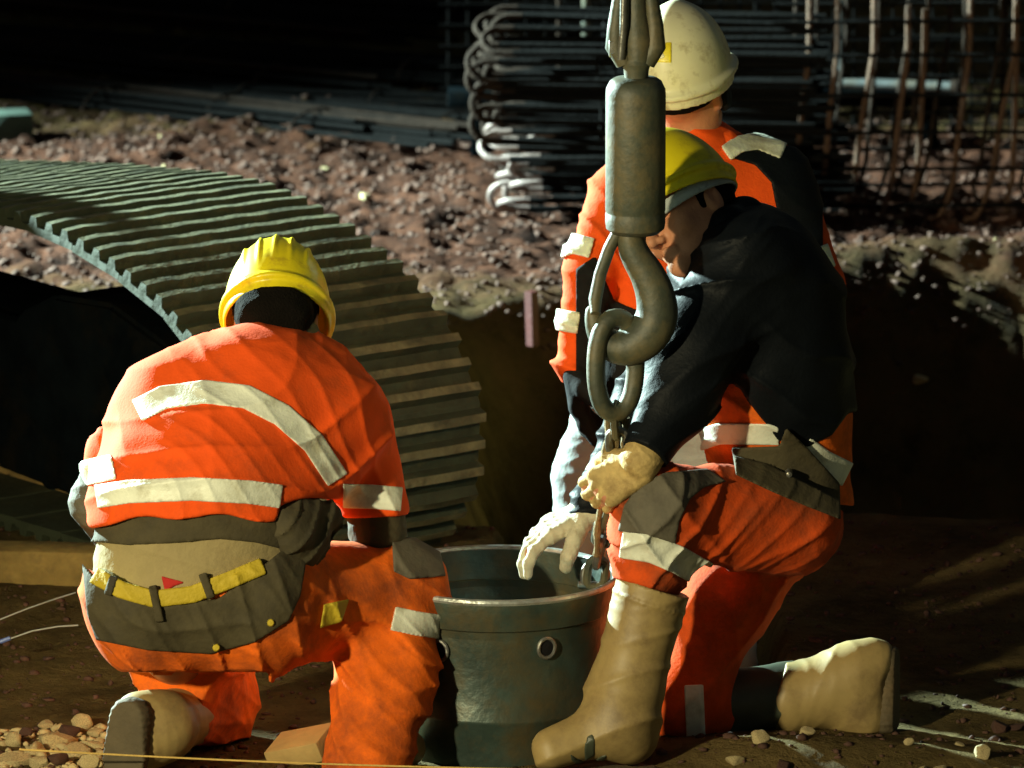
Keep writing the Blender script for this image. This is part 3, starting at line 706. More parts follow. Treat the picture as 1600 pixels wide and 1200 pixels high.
    # tool pouch on the hip
    hipb = lambda p: np.minimum(vest(p), trous(p))
    po = patch_on('tool_pouch', hipb, [(1143, 700), (1218, 697), (1228, 668), (1262, 700), (1312, 755), (1314, 812), (1262, 792), (1205, 768), (1150, 742)], t, .020, 'brown')
    c = P(1233, 741, -.20)
    MB().lathe([(.0001, .006), (.006, .004), (.008, -.02)], 14, c, (0, -1, 0), cap=False).build('rivet', M['steelb'], po)
    # gloves
    gn = Prims(gN+[(nwr+(nel-nwr)*.02, nwr+(nel-nwr)*.30, .040, .042)], .006); gf = Prims(gF+[(fwr, fwr+(fel-fwr)*.35, .040, .046)], .006)
    sdf_mesh('glove', lambda p: gn(p, .0030)+folds(p, (.6, .1, .8), 70, .003, 26), *gn.bounds(), .0030, M['glove'], t)
    sdf_mesh('glove', lambda p: gf(p, .0035)+folds(p, (.9, .1, .3), 70, .004, 27), *gf.bounds(), .0030, M['glovew'], t)
    # boots
    def boot(items, cutp, cutn, m, k=.045, gr=True, s=28):
        b = Prims(items, k)
        f = lambda p: np.maximum(np.maximum(b(p)+folds(p, (-.3, .1, .95), 34, .008, s)-.0025*(np.abs((p-V3(cutp))@unit(cutn)+.034) < .004), (p-V3(cutp))@unit(cutn)), (0.006-p[:, 2]) if gr else -1)
        return b, f
    top = P(1022, 915, -.30)
    b, f = boot([(P(1030, 880, -.30), P(977, 1080, -.33), .080, .071), (P(977, 1080, -.33), P(966, 1130, -.34), .071, .062), (P(970, 1130, -.34), P(862, 1168, -.38), .058, .042), (P(966, 1130, -.34), P(988, 1155, -.33), .056, .048)],
                top, top-P(965, 1090, -.33), 'boot')
    inner = Prims([(P(1032, 870, -.30), P(1010, 950, -.31), .068, .050)], .03)
    bo = sdf_mesh('boot', lambda p: np.maximum(f(p), -inner(p)), *b.bounds(), .0045, M['boot'], t)
    for pg in ([(914, 1190), (912, 1168), (918, 1150), (927, 1146), (931, 1160), (930, 1180)], [(922, 1194), (905, 1186), (890, 1176), (892, 1188), (906, 1198)], [(924, 1192), (940, 1180), (950, 1178), (944, 1190), (932, 1198)]):
        patch_on('boot_mark', f, pg, bo, .0022, 'bootdark', Y=(-.55, -.2), ymax=-.3)
    so = Prims([(P(985, 1150, -.33)*V3((1, 1, 0))+V3((0, 0, .012)), P(862, 1165, -.385)*V3((1, 1, 0))+V3((0, 0, .012)), .056, .050)], .02)
    sdf_mesh('sole', lambda p: np.maximum(so(p)+.002*np.sin(p[:, 0]*260), np.abs(p[:, 2]-.010)-.012), *so.bounds(), .004, M['sole'], bo)
    # rear boot: dark shaft, tan foot standing on its toes
    ank = P(1320, 1060, .07)
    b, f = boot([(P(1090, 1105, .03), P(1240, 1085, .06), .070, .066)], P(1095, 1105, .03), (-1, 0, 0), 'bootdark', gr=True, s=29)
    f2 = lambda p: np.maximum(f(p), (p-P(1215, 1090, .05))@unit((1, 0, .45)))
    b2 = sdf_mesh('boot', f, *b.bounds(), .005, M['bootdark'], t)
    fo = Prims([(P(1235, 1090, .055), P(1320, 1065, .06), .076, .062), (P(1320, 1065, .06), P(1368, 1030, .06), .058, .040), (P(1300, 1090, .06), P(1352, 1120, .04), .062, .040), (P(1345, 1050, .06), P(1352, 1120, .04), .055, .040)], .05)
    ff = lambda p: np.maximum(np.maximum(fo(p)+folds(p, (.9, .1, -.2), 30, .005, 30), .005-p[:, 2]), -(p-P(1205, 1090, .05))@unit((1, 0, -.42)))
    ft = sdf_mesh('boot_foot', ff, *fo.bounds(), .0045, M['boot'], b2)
    sl = Prims([(P(1386, 1036, .06), P(1383, 1120, .04), .038, .046)], .02)
    sdf_mesh('sole', lambda p: np.maximum(np.maximum(sl(p)+.0012*np.sin(p[:, 2]*420), np.abs((p-P(1388, 1070, .05))@unit((1, -.25, .03)))-.019), .004-p[:, 2]), *sl.bounds(), .004, M['sole'], ft)
build_kneeling_man()

# ------------------------------------------------------------------ man standing behind
def build_standing_man():
    t = person('man in white helmet and orange jacket standing behind the hook, facing away, face hidden', (0.36, 0.80, -0.39))
    hc = P(1064, 112, .75)
    hfr = frame((.26, .93, .25), (-.14, -.20, 1))
    torso = [(P(1035, 610, .78), P(1060, 430, .78), .135, .140), (P(1060, 430, .78), P(1082, 300, .78), .14, .12), (P(1082, 300, .78), P(1085, 245, .78), .12, .075),
             (P(1000, 600, .78), P(1002, 320, .77), .09, .078), (P(1120, 600, .80), P(1170, 320, .80), .11, .095), (P(1002, 320, .77), P(1170, 310, .80), .075, .085)]
    lsh, lel, lwr = P(968, 305, .74), P(922, 420, .66), P(898, 572, .62)
    rsh, rel, rwr = P(1205, 290, .80), P(1268, 450, .72), P(1180, 570, .55)
    armL = [(lsh, lel, .056, .044), (lel, P(898, 572, .62), .044, .032)]; armR = [(rsh, rel, .082, .064), (rel, rwr, .058, .046)]
    lhip, lkn, lan = P(970, 640, .78), P(905, 890, .74), P(885, 1190, .80)
    rhip, rkn, ran = P(1100, 640, .80), P(1130, 900, .82), P(1140, 1180, .88)
    lan[2] = -.30; ran[2] = -.30
    legL = [(lhip, P(925, 740, .76), .095, .068), (P(925, 740, .76), lkn, .066, .060), (lkn, lan, .060, .055)]; legR = [(rhip, rkn, .10, .066), (rkn, ran, .062, .055)]
    neck = [(P(1085, 250, .78), P(1075, 150, .76), .068, .060)]
    slim = lambda L, d: [(a, b, r1-d, r2-d) for a, b, r1, r2 in L]
    hands = hand_items(lwr, (.1, -.2, -1), (1, 0, 0), (.2, -1, 0), (.3, .4, .3))+hand_items(rwr, (-.8, -.4, -.3), (-.2, .3, -.9), (-.3, -1, 0), (.5, .6, .4))
    bp = Prims(slim(torso, .03)+slim(armL+armR, .016)+slim(legL+legR, .014)+neck+hands, .025)
    hcen = hc+hfr.T@V3((0, 0, -0.045)); hd = head_sdf(hcen, hfr)
    lo, hi = bp.bounds(); lo = np.minimum(lo, hc-.2); hi = np.maximum(hi, hc+.2)
    sdf_mesh('body', lambda p: smin(bp(p), hd(p), .02), lo, hi, .0058, M['skin'], t)
    def hairf(p):
        q_ = (p-hcen)@hfr.T
        d = ell(q_, (0, -0.014, 0.030), (0.081, 0.102, 0.096))+.002*wave(p, 11, 80)
        return np.maximum(d, np.maximum(q_[:, 1]-.02, -q_[:, 2]-.015))
    sdf_mesh('hair', hairf, hc-.2, hc+.2, .005, M['hair'], t)
    hm = helmet(t, hc, hfr, M['white'], False)
    # sticker on the back of the helmet, yellow with a dark line of letters
    def hshell(p):
        q_ = (p-hc)@hfr.T
        return ell(q_, (0, 0, 0), (.112, .138, .158))
    stp = [(1018, 64), (1050, 66), (1049, 98), (1016, 97)]
    st = shell('sticker', hshell, lambda p: np.maximum(polygon_in(p, stp, 700), p[:, 1]-hc[1]), .0035, *pxbox([(1000, 50), (1070, 110)], .5, .76), .0022, M['yellow'], hm)
    shell('sticker_emblem', hshell, lambda p: np.maximum(polyline_band(p, [(1027, 88), (1037, 84)], 12, 700), p[:, 1]-hc[1]), .0045, *pxbox([(1010, 70), (1055, 105)], .5, .76), .0020, M['white'], st)
    cu = bpy.data.curves.new('sticker_letters', 'FONT'); cu.body = 'AN'; cu.size = .016; cu.extrude = .0006
    tmp = bpy.data.objects.new('sticker_letters', cu); COL.objects.link(tmp)
    dg = bpy.context.evaluated_depsgraph_get(); me = bpy.data.meshes.new_from_object(tmp.evaluated_get(dg)); bpy.data.objects.remove(tmp)
    c = P(1030, 78, .70); dr = unit(c-CAM)
    for _ in range(80):
        d = float(hshell(c[None])[0])-.0045
        if d < .0006: break
        c = c+dr*max(d*.7, .0008)
    e = 1e-3; nn = unit([hshell((c+e*np.eye(3)[i])[None])[0]-hshell((c-e*np.eye(3)[i])[None])[0] for i in range(3)])
    xr = unit(np.cross((0, 0, 1), nn)); yu = np.cross(nn, xr)
    Mx = np.array([xr, yu, nn]).T
    cc = np.zeros(len(me.vertices)*3); me.vertices.foreach_get('co', cc); cc = cc.reshape(-1, 3)@Mx.T+c-root_loc(st); me.vertices.foreach_set('co', cc.ravel())
    new_obj('sticker_letters', me, M['black'], st)
    # ear defender pushed down on the far cheek
    ear = hcen+hfr.T@V3((.078, .018, -.03))
    MB().lathe([(.0001, .020), (.022, .018), (.027, .008), (.027, -.010)], 20, ear, hfr[0]).build('ear_defender', M['black'], t)
    # jacket
    jp = Prims(torso, .08); aL = Prims(armL, .03); aR = Prims(armR, .03)
    def jac(p):
        d = jp(p, .012)+folds(p, (.5, .2, .8), 26, .010, 31)+.003*wave(p, 23, 26)
        a = aL(p, .008)+folds(p, (.2, .2, .95), 30, .020, 32)+folds(p, (.7, 0, .7), 40, .010, 33)
        b = aR(p, .008)+folds(p, (-.3, .2, .9), 28, .012, 34)
        u, v = pix(p)
        d = smin(smin(d, a, .04), b, .05)
        return np.maximum(d, (v-np.interp(u, [860, 905, 930, 1200], [606, 612, 622, 625]))/700.)
    l, h_ = Prims(torso+armL+armR).bounds(.05)
    jk = sdf_mesh('jacket', jac, l, h_, .0052, M['orange'], t)
    cl = Prims([(P(1040, 235, .73), P(1135, 232, .75), .040, .040), (P(1050, 235, .82), P(1130, 230, .84), .045, .045)], .04)
    sdf_mesh('jacket_collar', lambda p: cl(p)+folds(p, (1, 0, .3), 50, .005, 35), *cl.bounds(), .005, M['orange'], jk)
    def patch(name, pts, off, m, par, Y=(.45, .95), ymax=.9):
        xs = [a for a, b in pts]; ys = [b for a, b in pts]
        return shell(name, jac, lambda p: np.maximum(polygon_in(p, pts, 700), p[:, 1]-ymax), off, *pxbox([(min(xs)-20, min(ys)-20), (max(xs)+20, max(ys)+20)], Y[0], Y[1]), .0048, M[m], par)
    sl = patch('sleeve_shadow', [(1140, 246), (1160, 238), (1210, 225), (1300, 235), (1286, 330), (1286, 400), (1302, 520), (1312, 640), (1130, 640), (1215, 335), (1205, 285), (1180, 258)], .006, 'navy', jk)  # cast shadow over the right arm, laid on the orange jacket as navy
    patch('dark_back_patch', [(900, 420), (930, 400), (960, 470), (1010, 490), (1100, 500), (1220, 420), (1220, 640), (900, 640)], .006, 'black', jk)  # black area over the lower back of the jacket
    def band(pts, wd, off=.0095, Y=(.45, .95), ymax=.9):
        xs = [a for a, b in pts]; ys = [b for a, b in pts]
        return shell('reflective_strip', jac, lambda p: np.maximum(polyline_band(p, pts, wd, 700), p[:, 1]-ymax), off, *pxbox([(min(xs)-wd, min(ys)-wd), (max(xs)+wd, max(ys)+wd)], Y[0], Y[1]), .0045, M['strip'], jk)
    band([(1134, 240), (1155, 225), (1185, 220), (1225, 236)], 27)
    band([(872, 388), (895, 380), (925, 388)], 32)
    band([(866, 498), (885, 502), (905, 505)], 34)
    band([(1272, 408), (1300, 398)], 38)
    # trousers
    lp = Prims(legL+legR+[(P(985, 620, .79), P(1090, 620, .80), .10, .11)], .05)
    for hi_ in (hands[:19], hands[19:]):
        gl = Prims(hi_, .012); sdf_mesh('glove', lambda p: gl(p, .008), *gl.bounds(), .0045, M['black'], t)
    sdf_mesh('trousers', lambda p: lp(p, .010)+folds(p, (.1, .3, 1), 40, .007, 36, 1.2), *lp.bounds(.04), .0052, M['greycloth'], t)
    for a, dx in ((lan, -.02), (ran, .05)):
        b = Prims([(a+V3((0, 0, .10)), a+V3((0, 0, -.02)), .066, .058), (a+V3((0, 0, -.045)), a+V3((dx, .15, -.055)), .050, .042)], .04)
        sdf_mesh('boot', lambda p: np.maximum(b(p), -(p[:, 2]+.395)), *b.bounds(), .006, M['boot'], t)
build_standing_man()

# ------------------------------------------------------------------ the round steel bucket
def build_bucket():
    c = V3((-0.03, -0.05, gz1(-.03, -.05)-.006))
    t = thing('steel_bucket', 'large round dark steel bucket standing on the mud between the two crouching men', 'bucket', tuple(c))
    H = .372
    prof = [(.224, 0), (.230, .004), (.2345, .098), (.2375, .102), (.2375, .109), (.2355, .113), (.241, .255), (.240, .300), (.250, .306), (.253, .335), (.256, H-.008), (.255, H-.002), (.250, H), (.244, H-.004), (.243, .30), (.232, .24), (.220, .03), (.0005, .028)]
    MB().lathe(prof, 96, c, cap=False).build('shell', M['bucket'], t)
    rim = [c+V3((.2505*math.cos(a), .2505*math.sin(a), H-.004)) for a in np.linspace(0, 2*math.pi, 97)[:-1]]
    MB().tube(rim, .0075, 8, True).build('rim', M['rimsteel'], t)
    for px_, py_, Yb in ((853, 1012, -.27), (684, 1018, -.27)):
        d = P(px_, py_, -.27)-c; d[2] = 0; d = unit(d)
        z = (P(px_, py_, -.27)-c)[2]
        cc = c+d*.232+V3((0, 0, z))
        u = np.cross((0, 0, 1), d); vv = V3((0, 0, 1))
        hole_ring = MB().tube([cc+d*.014+u*.019*math.cos(a)+vv*.021*math.sin(a) for a in np.linspace(0, 2*math.pi, 25)[:-1]], .0042, 8, True).build('lit_hole_edge', M['steelb'], t)  # pale ring stands in for the light caught on a hole's edge
        MB().lathe([(.0001, .016), (.016, .014), (.019, -.012)], 24, cc, d, cap=False).build('dark_hole_disc', M['black'], hole_ring)  # black disc put in for the dark of the hole
    # dark wet fill inside
    a = MB().lathe([(.0005, .16), (.10, .158), (.2235, .15)], 48, c, cap=False).build('slurry', M['bootdark'], t)
build_bucket()

# ------------------------------------------------------------------ crane hook with its overhaul weight, ring and chain
HY = -.33
def build_hook():
    t = thing('crane_hook', 'muddy steel crane hook under a cylindrical weight hanging in front of the standing man', 'crane hook', tuple(P(985, 560, HY)))
    wt = P(993, 250, HY); s = 1/745.
    zt, zb = P(993, 122, HY)[2], P(993, 364, HY)[2]
    r = 46*s
    prof = [(.012, zb-.004), (r*.78, zb), (r*.97, zb+.010), (r, zb+.022), (r, zb+.040), (r*.985, zb+.042), (r*.985, zb+.046), (r, zb+.048), (r, zt-.034), (r*.985, zt-.022), (r*.86, zt-.006), (r*.72, zt), (.014, zt+.003)]
    MB().lathe(prof, 56, (wt[0], wt[1], 0)).build('weight', M['steel'], t)
    # swivel neck and clevis with pin
    sw = MB().lathe([(.024, zt-.004), (.026, zt+.018), (.030, zt+.030), (.022, zt+.046), (.020, zt+.07)], 32, (wt[0]+.001, wt[1], 0)).build('swivel', M['steel'], t)
    top = P(993, 112, HY)
    for sy in (-1, 1):
        for sx in (-1, 1):
            pass
    cl = MB()
    for sx in (-1, 1):
        pts = [P(993+sx*16, 98, HY), P(993+sx*31, 72, HY), P(993+sx*30, 40, HY), P(993+sx*24, -10, HY), P(993+sx*20, -60, HY)]
        cl.tube(pts, [.020, .022, .018, .014, .012], 12)
    cl.build('clevis', M['steel'], t)
    body = MB().tube([P(997, 96, HY), P(997, 60, HY), P(994, 20, HY), P(992, -60, HY)], [.026, .030, .022, .018], 16).build('rope_socket', M['steel'], t)
    pin = MB().tube([P(950, 72, HY), P(1034, 72, HY)], .013, 16).build('pin', M['steelb'], t)
    MB().lathe([(.018, -.007), (.023, -.005), (.023, .005), (.018, .007)], 6, P(956, 72, HY), (1, 0, 0)).build('nut', M['steelb'], pin)
    wr = []
    for k in range(3):
        wr.append(MB().tube([P(970+k*3, 92-k*8, HY-.02+.012*k), P(974+k*4, 40, HY-.03+.015*k), P(976+k*4, -70, HY-.02+.012*k)], .0075, 10).build('wire_rope', M['steelb'], t))
    # hook
    ctl = [(986, 352, 17), (986, 376, 19), (994, 400, 21), (1012, 430, 24), (1024, 462, 27), (1026, 494, 29), (1012, 522, 30), (986, 540, 28), (958, 540, 23), (938, 522, 18), (928, 498, 13), (925, 480, 8)]
    pts = []; rad = []
    for i in range(len(ctl)-1):                    # Catmull-Rom through the measured centre line
        p0, p1, p2, p3 = [np.array(ctl[min(max(j, 0), len(ctl)-1)], float) for j in (i-1, i, i+1, i+2)]
        for u in np.linspace(0, 1, 6)[:-1]:
            v = .5*((2*p1)+(-p0+p2)*u+(2*p0-5*p1+4*p2-p3)*u*u+(-p0+3*p1-3*p2+p3)*u**3)
            pts.append(P(v[0], v[1], HY)); rad.append(v[2]*s*1.12)
    pts.append(P(925, 478, HY)); rad.append(6*s)
    MB().tube(pts, rad, 18).build('hook', M['steel'], t)
    lt = MB().tube([P(966, 362, HY-.0), P(952, 388, HY), P(938, 428, HY), P(930, 468, HY), P(930, 490, HY-.02)], [.013, .013, .013, .014, .010], 12)
    lt.build('safety_latch', M['steel'], t)
    # ring hanging in the hook
    rg = thing('lifting_ring', 'oval steel ring hanging in the throat of the crane hook', 'lifting ring', tuple(P(962, 655, HY)))
    cx, cy = 962, 571; a, b = 31, 73
    pts = []; ang = R(24)
    for tt in np.linspace(0, 2*math.pi, 49)[:-1]:
        ex = abs(math.cos(tt))**.85*math.copysign(1, math.cos(tt)); ey = abs(math.sin(tt))**.92*math.copysign(1, math.sin(tt))
        base = P(cx, cy, HY-.01); ox = a*ex*s*1.08
        pts.append(base+V3((ox*math.cos(ang), -ox*math.sin(ang)*-1, b*ey*s/math.cos(TILT))))
    MB().tube(pts, 14.5*s, 14, True).build('ring', M['steel'], rg)
    # chain and muddy rope strands below, held by the kneeling man's glove
    ch = thing('chain_sling', 'muddy chain and rope sling running from the ring down into the bucket', 'chain', tuple(P(945, 890, -.15)))
    def link(c, d, side, L=.074, W=.030, r=.0088):
        d = unit(d); side = unit(V3(side)-d*(V3(side)@d)); pp = []
        for tt in np.linspace(0, 2*math.pi, 25)[:-1]:
            x = W*.62*math.cos(tt); y = math.sin(tt)*W*.62+math.copysign((L/2-W*.62), math.sin(tt))*min(1, abs(math.sin(tt))*3)
            pp.append(c+d*y+side*x)
        return MB().tube(pp, r, 8, True).build('chain_link', M['steelb' if random.random() < .3 else 'steel'], ch)
    path = [P(962, 650, HY), P(966, 700, -.31), P(962, 760, -.27), P(945, 830, -.20), P(934, 880, -.15), P(928, 925, -.12)]
    L = 0
    seg = [np.linalg.norm(b-a) for a, b in zip(path[:-1], path[1:])]; tot = sum(seg); nl = int(tot/.056)
    def at(s_):
        for a, b, l in zip(path[:-1], path[1:], seg):
            if s_ <= l: return a+(b-a)*s_/l, unit(b-a)
            s_ -= l
        return path[-1], unit(path[-1]-path[-2])
    for k in range(nl):
        c, d = at(.010+k*tot/nl)
        link(c, d, (1, 0, 0) if k % 2 else (.2, 1, 0))
    for k, (x0, x1, x2, yy) in enumerate([(950, 944, 930, -.315), (976, 984, 962, -.305), (962, 960, 940, -.30)]):
        pp = []
        for u in np.linspace(0, 1, 20):
            x = (1-u)**2*x0+2*u*(1-u)*x1+u*u*x2+2.0*math.sin(u*14+k*2); y = 652+u*(215-18*k % 40)
            pp.append(P(x, y, yy+.13*u*u+.01*math.sin(u*11+k)))
        MB().tube(pp, [.0075+.0015*math.sin(i*1.7+k) for i in range(20)], 8).build('rope_strand', M['rope'], ch)
    sh = thing('shackle', 'steel bow shackle at the end of the chain inside the bucket', 'shackle', tuple(P(928, 930, -.10)))
    c = P(930, 905, -.11)
    pts = [c+V3((.024*math.cos(a_), 0, .030*math.sin(a_)+.006)) for a_ in np.linspace(-.5, math.pi+.5, 22)]
    MB().tube(pts, .0085, 10).build('bow', M['steelb'], sh)
    MB().tube([c+V3((-.036, 0, -.012)), c+V3((.036, 0, -.012))], .0075, 10).build('bolt', M['steelb'], sh)
build_hook()

# ------------------------------------------------------------------ crawler track of the machine behind the left man
def build_track():
    th = R(38); a = V3((math.cos(th), math.sin(th), 0)); d = V3((math.sin(th), -math.cos(th), 0)); Wd = .70
    Q = P(755, 650, 1.6)
    def on_plane(px, py):
        # the far edge of the belt lies in the vertical plane through Q along d
        dr = FW+np.array([(px-800)/F, 0, 0])+UP*(600-py)/F
        nrm = a; tt = ((Q-CAM)@nrm)/(dr@nrm); p = CAM+dr*tt
        return (p-Q)@d, p[2]
    top = [(-60, 262), (0, 265), (100, 267), (200, 272), (300, 280), (400, 293), (480, 325), (560, 373), (620, 418), (670, 468), (708, 525), (738, 590), (755, 650), (752, 715), (735, 785)]
    prof = [on_plane(*q_) for q_ in top]
    s0 = prof[0][0]; zt = prof[0][1]
    sl = prof[-1][0]
    loop = [(s0-1.6, .62), (s0-.8, .60)]+prof+[(sl-.10, .045), (sl-.25, .022), (sl-.6, .018), (sl-1.4, .018), (s0-.8, .018), (s0-1.6, .018), (s0-1.86, .10), (s0-1.98, .32), (s0-1.86, .54)]
    # smooth and resample at the shoe pitch
    L = np.array(loop); n = len(L); pts = []
    for i in range(n):
        p0, p1, p2, p3 = L[(i-1) % n], L[i], L[(i+1) % n], L[(i+2) % n]
        for u in np.linspace(0, 1, 12)[:-1]:
            w1 = p1+(p2-p1)*u
            v = .5*((2*p1)+(-p0+p2)*u+(2*p0-5*p1+4*p2-p3)*u*u+(-p0+3*p1-3*p2+p3)*u**3)
            pts.append(.5*v+.5*w1)
    pts = np.array(pts); cl = np.vstack([pts, pts[:1]]); ds = np.hypot(*np.diff(cl, axis=0).T); cum = np.concatenate([[0], np.cumsum(ds)])
    N = int(round(cum[-1]/.198)); pitch = cum[-1]/N
    base = Q+d*(-1.6); base[2] = 0
    t = thing('crawler_track', 'big steel crawler track with ribbed shoes behind the crouching man, muddy', 'crawler track', tuple(base))
    def at(s_):
        s_ %= cum[-1]; i = np.searchsorted(cum, s_, 'right')-1; u = (s_-cum[i])/max(ds[i], 1e-9)
        return cl[i]+(cl[i+1]-cl[i])*u
    # one shoe: plate, three grousers with a worn profile
    bm = MB()
    hw = Wd/2; L0 = pitch/2
    prof2 = [(-L0*.99, 0), (-L0*.99, -.014)]
    sec = [(-L0*.985, .000)]
    for g in (-1, 0, 1):
        c = g*pitch/3
        sec += [(c-.019, .002), (c-.012, .029), (c+.009, .030), (c+.015, .003)]
    sec += [(L0*.985, .000), (L0*.985, -.016), (-L0*.985, -.016)]
    vs = []
    NS = 14
    for j in range(NS+1):
        y = -hw+2*hw*j/NS
        jit = .0015*math.sin(j*2.3)
        vs.append([bm.bm.verts.new((x, y, z+(jit if z > .02 else 0)-(.004 if z > .02 and (j in (0, NS)) else 0))) for x, z in sec])
    for A, B in zip(vs[:-1], vs[1:]):
        for k in range(len(sec)): bm.bm.faces.new((A[k], A[(k+1) % len(sec)], B[(k+1) % len(sec)], B[k]))
    bm.bm.faces.new(vs[0]); bm.bm.faces.new(vs[-1][::-1])
    shoe = bm.build('track_shoe', M['track'], None); shoe_me = shoe.data
    shoe_me.materials.append(M['track_lit'])                     # light on the raised grousers, put in as a paler colour
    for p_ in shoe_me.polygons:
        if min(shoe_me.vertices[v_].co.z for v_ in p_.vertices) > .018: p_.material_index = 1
    lk = MB()
    for sy in (-1, 1): lk.box((0, sy*.09, -.045), (pitch*.96, .035, .055), bevel=.006)
    link_me = lk.build('chain_link', M['trackmud'], None)
    first = True
    for k in range(N):
        p0 = at((k)*pitch); p1 = at((k+1)*pitch); c = (p0+p1)/2; tg = p1-p0; tg = tg/np.hypot(*tg)
        # loop runs forward along the top: outward normal is left of the tangent
        nx, nz = -tg[1], tg[0]
        X = d*tg[0]+V3((0, 0, tg[1])); Zn = d*nx+V3((0, 0, nz)); Yv = np.cross(Zn, X)
        pos = Q-a*hw+d*c[0]; pos[2] = c[1]
        Mx = Matrix(((X[0], Yv[0], Zn[0], 0), (X[1], Yv[1], Zn[1], 0), (X[2], Yv[2], Zn[2], 0), (0, 0, 0, 1)))
        if first: so, lo_ = shoe, link_me
        else:
            so = shoe.copy(); COL.objects.link(so); lo_ = link_me.copy(); COL.objects.link(lo_)
        so.parent = t; so.matrix_local = Matrix.Translation(Vector(pos-base)) @ Mx @ Euler((0, R(random.uniform(-1.2, 1.2)), 0)).to_matrix().to_4x4()
        lo_.parent = so; lo_.matrix_local = Matrix()
        first = False
    # idler wheel, side frame, rollers: dark, inside the loop
    cz = .37; ci = Q-a*hw+d*(-.42); ci[2] = cz
    q = Vector((0, 0, 1)).rotation_difference(Vector(a))
    MB().lathe([(.05, -.17), (.10, -.17), (.11, -.10), (.24, -.09), (.29, -.10), (.30, -.03), (.33, -.02), (.33, .02), (.30, .03), (.29, .10), (.24, .09), (.11, .10), (.10, .17), (.05, .17)], 48, ci, a).build('idler_wheel', M['machine'], t)
    fr = MB()
    rot = Matrix(((d[0], a[0], 0), (d[1], a[1], 0), (0, 0, 1)))
    cf = Q-a*hw+d*(-2.55); cf[2] = .33
    fr.box(cf, (3.6, .34, .26), rot, .03)
    cf2 = Q-a*(hw+.18)+d*(-2.4); cf2[2] = .30
    fr.box(cf2, (3.0, .06, .34), rot, .02)
    fr.build('track_frame', M['machine'], t)
    gp = [(-1.12, .12), (-1.10, .40), (-1.0, .52), (-.85, .585), (-.62, .60), (-.40, .54), (-.22, .42), (-.14, .28), (-.18, .14), (-.34, .085)]
    gb = bmesh.new(); fa_ = []
    for off in (hw+.285, hw-.10):
        vs_ = []
        for s__, z__ in gp:
            p_ = Q-a*off+d*s__; vs_.append(gb.verts.new((p_[0], p_[1], z__)))
        fa_.append(vs_)
    gb.faces.new(fa_[0]); gb.faces.new(fa_[1][::-1])
    for k in range(len(gp)): gb.faces.new((fa_[0][k], fa_[1][k], fa_[1][(k+1) % len(gp)], fa_[0][(k+1) % len(gp)]))
    bmesh.ops.bevel(gb, geom=[e_ for e_ in gb.edges], offset=.012, segments=2, affect='EDGES')
    mm = MB(); mm.bm.free(); mm.bm = gb; mm.build('idler_guard', M['machine'], t)
    for k in range(7):
        c = Q-a*hw+d*(-.95-.48*k); c[2] = .145
        MB().lathe([(.03, -.24), (.06, -.235), (.06, -.15), (.095, -.145), (.095, -.06), (.075, -.055), (.075, .055), (.095, .06), (.095, .145), (.06, .15), (.06, .235), (.03, .24)], 28, c, a).build('track_roller', M['machine'], t)
    return base
build_track()

# ------------------------------------------------------------------ reinforcing steel at the back
def build_hairpins():
    rr = random.Random(5); base = G(752, 320, 0.03)
    r = .0095; Rr = .052; Ln = 0.98
    lb = MB(); bb = MB()
    for sg in (1, -1): lb.tube([V3((.042, 0, sg*Rr)), V3((Ln*.5, .005*sg, sg*Rr)), V3((Ln, 0, sg*Rr))], r, 8)
    lb.tube([V3((.35, 0, -Rr)), V3((.352, .003, 0)), V3((.35, 0, Rr))], .004, 6)     # tie between the legs
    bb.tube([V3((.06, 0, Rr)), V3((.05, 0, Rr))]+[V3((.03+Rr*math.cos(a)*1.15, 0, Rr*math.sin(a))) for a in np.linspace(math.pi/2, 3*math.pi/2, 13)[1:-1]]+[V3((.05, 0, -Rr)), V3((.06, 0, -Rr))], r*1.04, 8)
    o = lb.build('bent_rebar', M['rebard'], None); b0 = bb.build('bent_end', M['rebar_lit'], o)  # ends paler than the legs: lamp light on the bends put into colour
    tag(o, 'U-shaped bent reinforcing bar in the stack with its loop ends at the left', 'rebar', 'bent bars in the stack behind the standing man')
    dk = b0.data.copy(); dk.materials.clear(); dk.materials.append(M['rebar'])
    first = True
    for layer in range(9):
        for j in range(5):
            if layer > 6 and j > 3: continue
            x = base[0]+rr.uniform(-.01, .06)+(.05 if layer < 3 else .0)+.012*layer*(layer < 3)-.012*(layer > 4)+j*.014
            y = base[1]-.16+j*.115+rr.uniform(-.02, .02); z = .055+layer*.062+rr.uniform(-.008, .008)
            if first: c, e = o, b0
            else:
                c = o.copy(); COL.objects.link(c); e = b0.copy(); COL.objects.link(e); e.parent = c
            first = False
            if layer > 3 or j > 2: e.data = dk  # upper and rear loops get a darker colour in place of shade
            c.location = (x, y, z); c.rotation_euler = (R(rr.uniform(-75, 75)), R(rr.uniform(-1.2, 1.2)), R(rr.uniform(-6, 1)))
build_hairpins()

